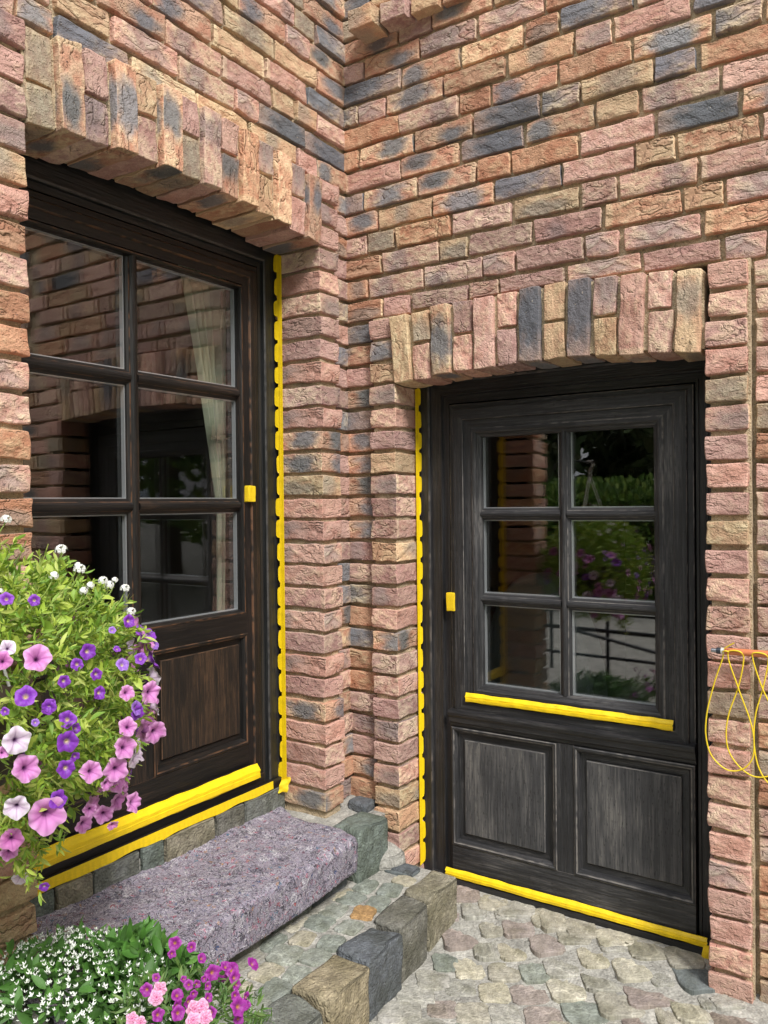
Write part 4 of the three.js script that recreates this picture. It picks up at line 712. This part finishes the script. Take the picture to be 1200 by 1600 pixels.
const BASKET = [['P',0.564,1.209,1.702,0.042],['P',0.553,1.214,1.758,0.028],['P',0.526,1.093,1.427,0.04],['P',0.566,1.114,1.516,0.026],['W',0.547,1.233,1.745,0.024],['V',0.563,1.207,1.6,0.026],['V',0.573,1.189,1.628,0.02],['V',0.575,1.165,1.59,0.019],['V',0.58,1.166,1.661,0.02],['V',0.578,1.151,1.732,0.032],['V',0.585,1.131,1.693,0.021],['V',0.506,1.305,1.667,0.019],['V',0.496,1.311,1.714,0.021],['V',0.495,1.24,1.452,0.024],['V',0.531,1.232,1.518,0.013],['V',0.528,1.164,1.448,0.021],['V',0.557,1.166,1.517,0.023],['V',0.549,1.197,1.522,0.012],['V',0.582,1.131,1.59,0.022],['V',0.436,1.168,1.336,0.02],['V',0.556,1.076,1.487,0.026],['B',0.331,1.379,1.488,0.029],['B',0.423,1.343,1.511,0.027],['B',0.463,1.339,1.598,0.02],['B',0.486,1.307,1.548,0.018],['B',0.467,1.314,1.519,0.018],['B',0.419,1.316,1.452,0.022],['B',0.419,1.305,1.436,0.022],['B',0.395,1.291,1.377,0.023],['B',0.462,1.249,1.416,0.022],['B',0.292,1.446,1.589,0.024],['B',0.483,1.323,1.717,0.011],['B',0.402,1.35,1.501,0.018],['B',0.383,1.31,1.394,0.016],['W',0.58,1.084,1.754,0.04],['W',0.556,0.964,1.738,0.036],['W',0.426,0.777,1.651,0.027],['P',0.578,1.031,1.736,0.042],['P',0.545,0.929,1.676,0.056],['P',0.543,0.966,1.525,0.041],['P',0.562,1.045,1.51,0.032],['P',0.555,1.006,1.515,0.038],['P',0.469,0.991,1.368,0.042],['P',0.464,0.875,1.463,0.043],['P',0.487,0.863,1.444,0.037],['P',0.461,0.852,1.492,0.033],['P',0.444,0.841,1.529,0.034],['P',0.462,0.9,1.443,0.028],['P',0.48,0.832,1.485,0.02],['P',0.502,0.889,1.554,0.023],['P',0.568,0.986,1.6,0.036],['P',0.516,0.894,1.724,0.034],['P',0.49,0.862,1.713,0.027],['P',0.575,1.067,1.774,0.017],['P',0.537,0.943,1.543,0.026],['V',0.558,0.952,1.663,0.028],['V',0.588,1.061,1.662,0.033],['V',0.579,1.011,1.659,0.027],['V',0.589,1.098,1.66,0.026],['V',0.589,1.079,1.645,0.017],['V',0.586,1.127,1.693,0.021],['V',0.555,1.069,1.484,0.027],['V',0.463,0.915,1.429,0.016],['V',0.458,0.756,1.624,0.017],['V',0.583,1.028,1.643,0.015],['V',0.585,1.106,1.72,0.012],['V',0.574,1.134,1.767,0.012]];
const TUB = [['V',0.573,0.58,1.407,0.02],['V',0.595,0.567,1.383,0.015],['V',0.596,0.579,1.436,0.013],['V',0.631,0.557,1.391,0.016],['V',0.666,0.543,1.396,0.023],['V',0.649,0.521,1.342,0.018],['V',0.622,0.569,1.498,0.012],['V',0.626,0.561,1.523,0.018],['V',0.657,0.559,1.462,0.01],['V',0.67,0.552,1.46,0.014],['V',0.676,0.549,1.446,0.012],['V',0.688,0.54,1.429,0.012],['V',0.673,0.548,1.493,0.018],['V',0.692,0.539,1.483,0.018],['V',0.687,0.543,1.465,0.012],['V',0.706,0.531,1.446,0.014],['V',0.684,0.54,1.504,0.016],['V',0.694,0.532,1.51,0.02],['V',0.67,0.535,1.537,0.018],['V',0.727,0.516,1.457,0.016],['V',0.671,0.506,1.34,0.02],['V',0.688,0.503,1.351,0.015],['V',0.712,0.504,1.379,0.015],['V',0.703,0.478,1.341,0.015],['V',0.722,0.478,1.36,0.015],['V',0.747,0.484,1.407,0.016],['V',0.673,0.547,1.423,0.01],['D',0.642,0.56,1.507,0.024],['D',0.649,0.552,1.522,0.024],['D',0.705,0.53,1.482,0.026],['D',0.712,0.527,1.467,0.024],['D',0.727,0.515,1.474,0.024],['D',0.717,0.52,1.496,0.024],['D',0.653,0.53,1.563,0.02],['D',0.638,0.535,1.568,0.02]];
// flowers: a ruffled trumpet with a dark or pale throat and five veined lobes
function trumpet(R, center, body, edge, vein, depth, ruffle, seed) {
  const rings = 8, n = 40, P = [], Cc = [], I = []; const r = mulberry(seed);
  for (let k = 0; k <= rings; k++) { const t = k / rings; for (let i = 0; i < n; i++) {
    const a = i / n * 2 * Math.PI, lobe = .5 + .5 * Math.cos(5 * a), rad = R * (t < .15 ? t * .7 : .105 + (t - .15) * 1.053) * (1 - .13 * (1 - lobe) * t * t + (vn(Math.cos(a) * 2, Math.sin(a) * 2, seed) - .5) * .2 * t);
    const z = -depth * R * Math.pow(1 - t, 2.2) - (t > .6 ? (t - .6) * R * .28 : 0) + Math.sin(10 * a + seed) * ruffle * R * t * t * t + (vn(Math.cos(a) * 2.4 + 5, Math.sin(a) * 2.4, seed + 2) - .5) * .34 * R * t * t;
    P.push(Math.cos(a) * rad, Math.sin(a) * rad, z);
    const v = Math.pow(lobe, 14) * (1 - t * .75) + Math.pow(.5 + .5 * Math.cos(15 * a), 6) * .22 * (1 - t); let q = mix3(body, edge, sst(.6, 1, t)); q = mix3(q, vein, clamp(v, 0, 1) * .75); q = mix3(center, q, sst(.12, .34, t)); Cc.push(...q);
  } }
  for (let k = 0; k < rings; k++) for (let i = 0; i < n; i++) { const a = k * n + i, b = k * n + (i + 1) % n; I.push(a, b, a + n, b, b + n, a + n); }
  const g = new THREE.BufferGeometry(); g.setAttribute('position', new THREE.Float32BufferAttribute(P, 3)); g.setAttribute('color', new THREE.Float32BufferAttribute(Cc, 3)); g.setIndex(I); g.computeVertexNormals(); return g;
}
const petal = new THREE.MeshPhysicalMaterial({ vertexColors: true, roughness: .6, side: THREE.DoubleSide, transmission: .2, thickness: 0 });
const FL = {
  P: [0, 1, 2, 3].map(i => trumpet(1, [.10, .008, .10], [.62, .22, .55], [.68, .34, .62], [.34, .06, .30], .85, .08, 10 + i)).concat([4].map(i => trumpet(1, [.10, .01, .10], [.52, .14, .42], [.58, .22, .48], [.22, .02, .18], .85, .06, 10 + i))),
  W: [0, 1].map(i => trumpet(1, [.09, .02, .11], [.70, .56, .72], [.76, .68, .78], [.3, .14, .34], .8, .06, 20 + i)),
  V: [0, 1, 2].map(i => trumpet(1, [.62, .50, .28], [.20, .022, .42], [.26, .05, .50], [.07, .005, .16], .7, .04, 30 + i)).concat([3].map(i => trumpet(1, [.6, .52, .34], [.30, .12, .56], [.34, .18, .6], [.10, .02, .3], .7, .04, 30 + i))),
  U: [0, 1, 2].map(i => trumpet(1, [.45, .22, .05], [.28, .012, .26], [.36, .03, .34], [.1, .0, .1], .7, .04, 40 + i)),
  D: [0, 1].map(i => { const a = trumpet(1, [.6, .12, .34], [.74, .32, .52], [.8, .46, .62], [.6, .14, .36], .6, .10, 50 + i), b = trumpet(.62, [.6, .12, .3], [.72, .28, .48], [.8, .42, .6], [.6, .14, .36], .7, .16, 54 + i); b.translate(0, 0, .18); b.rotateZ(.6); const c = trumpet(.36, [.5, .1, .25], [.7, .25, .45], [.78, .38, .56], [.6, .14, .36], .8, .2, 58 + i); c.translate(0, 0, .34); return mergeGeometries([a, b, c]); })
};
const FNAME = { P: 'petunia_flower', W: 'pale_petunia_flower', V: 'violet_flower', U: 'purple_flower', D: 'pink_flower' };
function flower(parent, kind, x, y, z, size, c, f = 1) {
  const m = mesh(FNAME[kind], pick(rp, FL[kind]), petal, parent); const n = V3(x - c.x, (y - c.y) * .9 + .04, z - c.z).normalize().multiplyScalar(.75).add(V3(.62 * f + (rp() - .5) * 1.0, .12 + (rp() - .5) * .8, .5 * f + (rp() - .5) * 1.0)).normalize();
  m.position.set(x, y, z).addScaledVector(n, size * .3); m.quaternion.setFromUnitVectors(V3(0, 0, 1), n); m.quaternion.multiply(new THREE.Quaternion().setFromAxisAngle(V3(0, 0, 1), rp() * 6.28)); m.scale.setScalar(size * .62); return m;
}
const GREEN = [[.36, .50, .05], [.27, .43, .045], [.43, .54, .07], [.2, .36, .04], [.47, .54, .12]], DARKG = [[.07, .20, .025], [.09, .25, .035], [.06, .17, .022], [.13, .30, .05]];
const basket = thing('hanging_basket', 'hanging basket overflowing with pink and violet petunias beside the tall door', 'flower basket');
{
  const c = V3(.27, 1.09, 1.66), r = V3(.31, .31, .38);
  const pot = mesh('pot', new THREE.LatheGeometry([[0, 0], [.09, .003], [.13, .03], [.165, .1], [.18, .17], [.188, .172], [.188, .185], [.174, .185], [.16, .1], [0, .06]].map(p => new THREE.Vector2(...p)), 36), new THREE.MeshStandardMaterial({ color: srgb(70, 56, 46), roughness: .6 }), basket); pot.position.set(.23, .90, 1.7);
  const wire = new THREE.MeshStandardMaterial({ color: srgb(225, 225, 222), roughness: .4 }), blk = new THREE.MeshStandardMaterial({ color: srgb(26, 26, 28), roughness: .5 });
  for (let k = 0; k < 3; k++) { const a = k * 2.09 + .3; mesh('hanger_wire', new THREE.TubeGeometry(new THREE.CatmullRomCurve3([V3(.23 + Math.cos(a) * .182, 1.08, 1.7 + Math.sin(a) * .182), V3(.23 + Math.cos(a) * .09, 1.36, 1.7 + Math.sin(a) * .09), V3(.23, 1.63, 1.7)]), 14, .0035, 6), wire, basket); }
  mesh('hook', new THREE.TubeGeometry(new THREE.CatmullRomCurve3([V3(.23, 1.60, 1.7), V3(.235, 1.66, 1.7), V3(.25, 1.69, 1.7), V3(.235, 1.715, 1.7), V3(.215, 1.7, 1.7)]), 20, .006, 8), wire, basket);
  tag(mesh('wall_bracket', new THREE.TubeGeometry(new THREE.CatmullRomCurve3([V3(-.01, 1.5, 1.55), V3(.012, 1.52, 1.55), V3(.02, 1.6, 1.56), V3(.08, 1.70, 1.6), V3(.18, 1.712, 1.67), V3(.245, 1.70, 1.7), V3(.255, 1.722, 1.7)]), 30, .006, 8), blk), 'black bracket on the left wall carrying the hanging basket', 'bracket');
  const ok = p => p.x > .05;
  const sh = shoots(c, r.clone().multiplyScalar(.95), 1500, .055, p => ok(p) && p.y > 1.09 - .31 * (.75 + .25 * Math.sin(p.z * 23)));
  const trail = []; for (const [x, y, z] of [[.46, .80, 1.66], [.44, .76, 1.64], [.40, .83, 1.75], [.47, .84, 1.70], [.43, .80, 1.60]]) for (let i = 0; i < 9; i++) trail.push([V3(x + (rp() - .5) * .05, y + rp() * .1, z + (rp() - .5) * .05), V3(rp() - .5, -.8, rp() - .5).normalize(), .06]);
  const all = sh.concat(trail), lm = leafMat(1, 1, 1);
  foliage('leaves', basket, 18000, leafGeo(.17, .25), lm, alongShoots(all, 9, .021), GREEN);
  foliage('leaves', basket, 1500, leafGeo(.3, .3), lm, alongShoots(all, 9, .026), GREEN.slice(0, 4));
  const stemI = new THREE.CylinderGeometry(.0011, .0014, 1, 5); stemI.translate(0, .0, 0);
  foliage('stems', basket, 700, stemI, new THREE.MeshStandardMaterial({ color: 0xffffff, roughness: .7 }), i => { const [p, g, l] = all[i % all.length]; return { p, d: g, s: 1, len: l, w: 1, ...{ s: l * 1.5, w: 1 / (l * 1.5) } }; }, [[.28, .34, .07], [.2, .28, .06]]);
  const verb = [0, 1].map(i => { const r2 = mulberry(70 + i), gs = []; for (let k = 0; k < 22; k++) { const f = trumpet(.26, [.75, .78, .55], [.8, .8, .76], [.82, .82, .8], [.74, .76, .7], .5, .02, 80 + k); const a = r2() * 6.28, e = Math.acos(1 - r2() * 1.1), d = V3(Math.sin(e) * Math.cos(a), Math.sin(e) * Math.sin(a), Math.cos(e)); f.applyMatrix4(new THREE.Matrix4().compose(d.clone().multiplyScalar(.72), new THREE.Quaternion().setFromUnitVectors(V3(0, 0, 1), d), V3(1, 1, 1))); gs.push(f); } return mergeGeometries(gs); });
  for (const [k, x, y, z, s] of BASKET) {
    if (k === 'B') { const m = mesh('verbena_bloom', pick(rp, verb), petal, basket); const n = V3(.4 + (rp() - .5) * .5, .9, .35 + (rp() - .5) * .5).normalize(); m.position.set(x, y, z).addScaledVector(n, .004); m.quaternion.setFromUnitVectors(V3(0, 0, 1), n); m.scale.setScalar(s * .62); mesh('bloom_stem', new THREE.TubeGeometry(new THREE.CatmullRomCurve3([V3(x, y, z), V3(x - .01, y - .03, z + .012), V3(lerp(x, c.x, .25), y - .06, lerp(z, c.z, .25))]), 8, .0014, 5), new THREE.MeshStandardMaterial({ color: new THREE.Color().setRGB(.25, .34, .07), roughness: .7 }), m).matrixAutoUpdate = true; const st = m.children[0]; m.remove(st); st.name = 'bloom_stem'; basket.add(st); }
    else flower(basket, k, x, y, z, s * .98, c);
  }
  // blooms on the far side, met only in the right door's panes
  for (let i = 0; i < 190; i++) { const a = rp() * 6.28, e = (rp() - .45) * 2.0, d = V3(Math.cos(e) * Math.cos(a), Math.sin(e), Math.cos(e) * Math.sin(a)); if (d.x * .75 + d.z * .45 > .35 || d.x < -.5 || d.z > .25 || d.y > .5) continue; flower(basket, pick(rp, 'PPPVVW'), c.x + d.x * r.x, c.y + d.y * r.y, c.z + d.z * r.z, .036 + rp() * .014, c, 0); }
}
// the tub of flowers at the foot of the steps
const tub = thing('flower_tub', 'tub of white, purple and pink flowers standing in front of the fleece', 'flower pot');
{
  const c = V3(.45, .40, 1.46), r = V3(.34, .2, .22);
  const pot = mesh('pot', new THREE.LatheGeometry([[0, 0], [.10, 0], [.13, .15], [.14, .15], [.142, .172], [.125, .172], [.118, .12], [0, .12]].map(p => new THREE.Vector2(...p)), 36), new THREE.MeshStandardMaterial({ color: srgb(96, 74, 60), roughness: .85, bumpMap: stoneBump, bumpScale: .001 }), tub); pot.position.set(.43, .165, 1.5);
  const lm = leafMat(1, 1, 1);
  const left = shoots(V3(.33, .335, 1.48), V3(.27, .165, .25), 860, .05, p => p.y > .2), right = shoots(V3(.62, .385, 1.43), V3(.16, .14, .16), 420, .05, p => p.y > .22);
  const top = shoots(V3(.42, .405, 1.37), V3(.13, .11, .10), 240, .045, p => p.y > .33);
  foliage('broad_leaves', tub, 4400, leafGeo(.24, .3, 4), lm, alongShoots(left.concat(top, top), 6, .036), DARKG);
  foliage('narrow_leaves', tub, 3000, leafGeo(.13, .2), lm, alongShoots(right, 9, .024), [[.12, .24, .05], [.16, .28, .06], [.09, .2, .04], [.2, .3, .09]]);
  const star = (() => { const gs = []; for (let k = 0; k < 4; k++) { const l = leafGeo(.26, .1, 2); l.rotateX(.9); l.rotateY(k * 1.57 + .3); gs.push(l); } return mergeGeometries(gs); })();
  const wsp = []; for (let i = 0; i < 700; i++) { let a = rp() * 6.28, q = Math.sqrt(rp()); wsp.push(V3(.34 + Math.cos(a) * q * .27 + (rp() - .5) * .02, 0, 1.47 + Math.sin(a) * q * .16)); }
  foliage('white_flowers', tub, 700, star, new THREE.MeshStandardMaterial({ color: 0xffffff, roughness: .7, side: THREE.DoubleSide }), i => { const p = wsp[i]; const e = Math.hypot((p.x - .34) / .29, (p.z - 1.46) / .21); p.y = .352 + .15 * Math.sqrt(Math.max(.02, 1 - e * e)) + rp() * .025; return { p, d: V3((p.x - .34) * 2 + (rp() - .5), 1, (p.z - 1.46) * 2 + (rp() - .5)).normalize(), s: .0048 + rp() * .0035 }; }, [[.8, .82, .78], [.72, .76, .68]]);
  for (const [k, x, y, z, s] of TUB) flower(tub, k === 'V' ? 'U' : 'D', x, y, z, s * (k === 'V' ? 1.12 : .95), c);
  for (let i = 0; i < 22; i++) { const a = rp() * 6.28; if (Math.cos(a) < -.4) continue; flower(tub, 'U', .62 + Math.cos(a) * .14, .42 + rp() * .1, 1.42 + Math.sin(a) * .14, .022 + rp() * .008, c); }
}

// ---------------------------------------------------------------- the garden behind the photographer, met in the panes, plus trees added against low sky light
{
  const hedge = thing('clipped_hedge', 'clipped green hedge across the garden, mirrored in the right door', 'hedge');
  const lm = leafMat(1, 1, 1), HG = [[.16, .30, .05], [.12, .24, .04], [.22, .36, .06], [.3, .42, .08]];
  const core = mesh('hedge_core', boxM(-7, 0, 8.35, 6, 1.45, 8.9), new THREE.MeshStandardMaterial({ color: new THREE.Color().setRGB(.16, .13, .08), roughness: 1 }), hedge);  // solid brown box filling the hedge, darker than its leaves
  foliage('leaves', hedge, 26000, leafGeo(.3, .2), lm, i => { const top = rp() < .25; const x = -6 + rp() * 10; return top ? { p: V3(x, 1.44 + Math.pow(rp(), 2) * .3 + .12 * vn(x * 2, 1, 7), 8.3 + rp() * .6), d: V3(rp() - .5, 1.2, rp() - .5).normalize(), s: .1 } : { p: V3(x, rp() * 1.54, 8.2 + rp() * .2), d: V3(rp() - .5, rp() - .2, -1).normalize(), s: .1 }; }, HG);
  const bark = new THREE.MeshStandardMaterial({ color: new THREE.Color().setRGB(.11, .085, .06), roughness: 1, bumpMap: mortarBump, bumpScale: .02 });
  const TL = ['tall dark garden tree behind the hedge, mirrored in the upper right pane', 'broad light green tree behind the hedge near the terrace edge', 'loose olive-green tree standing left behind the hedge', 'far round tree at the end of the hedge', 'added tall tree blocking low sky at the left end of the garden', 'added large tree blocking low sky at the garden corner behind the photographer', 'added large tree blocking low sky half way along the right garden side', 'added tall tree blocking low sky beside the terrace on the right garden side', 'added tree blocking low sky beside the house end on the right', 'added wide tree blocking low sky at the far left garden side'];
  [[-1.4, 12.5, 7.5, 2.4, 0], [.9, 12, 6.5, 2.0, 1], [-4.6, 13.5, 7, 2.5, 2], [3.6, 14, 7, 2.4, 3], [-8, 13, 8, 3, 4], [7.5, 13, 8.5, 3, 5], [10.5, 8.5, 8, 3, 6], [11, 3.5, 8.5, 3, 7], [10.5, -1.5, 8, 3, 8], [-10.5, 9, 8, 3, 9]].forEach(([x, z, h, R, k]) => {  // the last six trees are added around the garden to cut low sky light
    const t = thing('garden_tree', TL[k], 'tree', 'trees behind the hedge'); t.position.set(x, 0, z);
    const gs = [new THREE.CylinderGeometry(.09, .2, h * .62, 9)]; gs[0].translate(0, h * .31, 0); const tips = [];
    for (let i = 0; i < 12; i++) { const a = i * 2.4, y0 = h * (.12 + .045 * i), e = V3(Math.cos(a) * R * .7, h * (.24 + .06 * i), Math.sin(a) * R * .7); const tb = new THREE.TubeGeometry(new THREE.CatmullRomCurve3([V3(0, y0, 0), V3(e.x * .45, lerp(y0, e.y, .6), e.z * .45), e]), 6, .035, 5); tb.deleteAttribute('uv'); tips.push(e); gs.push(tb); }
    gs[0].deleteAttribute('uv'); mesh('trunk', mergeGeometries(gs.map(g => g.index ? g.toNonIndexed() : g)), bark, t);
    const cl = []; for (const e of tips) for (let q = 0; q < 6; q++) cl.push(V3(e.x + (rp() - .5) * R, e.y + (rp() - .5) * R * .8, e.z + (rp() - .5) * R));
    foliage('crown', t, k < 4 ? 10000 : 4200, leafGeo(.3, .2), lm, i => { const b = cl[i % cl.length]; return { p: V3(b.x + (rp() - .5) * .9, b.y + (rp() - .5) * .7, b.z + (rp() - .5) * .9), d: V3(rp() - .5, rp() - .5, rp() - .5).normalize(), s: (.16 + rp() * .08) * (k < 4 ? 1.35 : 1.5) }; }, k === 0 || k === 2 ? [[.05, .10, .02], [.08, .13, .03], [.12, .14, .05]] : HG);
  });
  // a bare metal trestle frame on the terrace
  const tb = thing('trestle_frame', 'dark metal trestle frame on the terrace, mirrored in the lower right pane', 'trestle'); const ir = new THREE.MeshStandardMaterial({ color: srgb(40, 42, 46), roughness: .45, metalness: .5 });
  const rodT = (n, a, b, r) => mesh(n, new THREE.TubeGeometry(new THREE.LineCurve3(V3(...a), V3(...b)), 1, r, 8), ir, tb);
  rodT('rail', [-.9, .52, 0], [1.0, .52, 0], .016); rodT('rail', [-.9, .52, .9], [1.0, .52, .9], .016); rodT('rail', [-.9, .14, .9], [1.0, .14, .9], .014);
  rodT('cross_rail', [-.7, .52, 0], [-.7, .52, .9], .014); rodT('cross_rail', [.8, .52, 0], [.8, .52, .9], .014); rodT('brace', [-.1, .52, 0], [.8, .14, .9], .014);
  for (const [x, z] of [[-.7, 0], [.8, 0], [-.7, .9], [.8, .9], [.05, .45]]) rodT('leg', [x, -.012, z], [x, .52, z], .016);
  tb.position.set(-.35, 0, 3.0); tb.rotation.y = .12;
}
scene.traverse(o => { if (o.isMesh) { o.castShadow = true; o.receiveShadow = true; } });
console.log('done');
renderer.render(scene, camera);
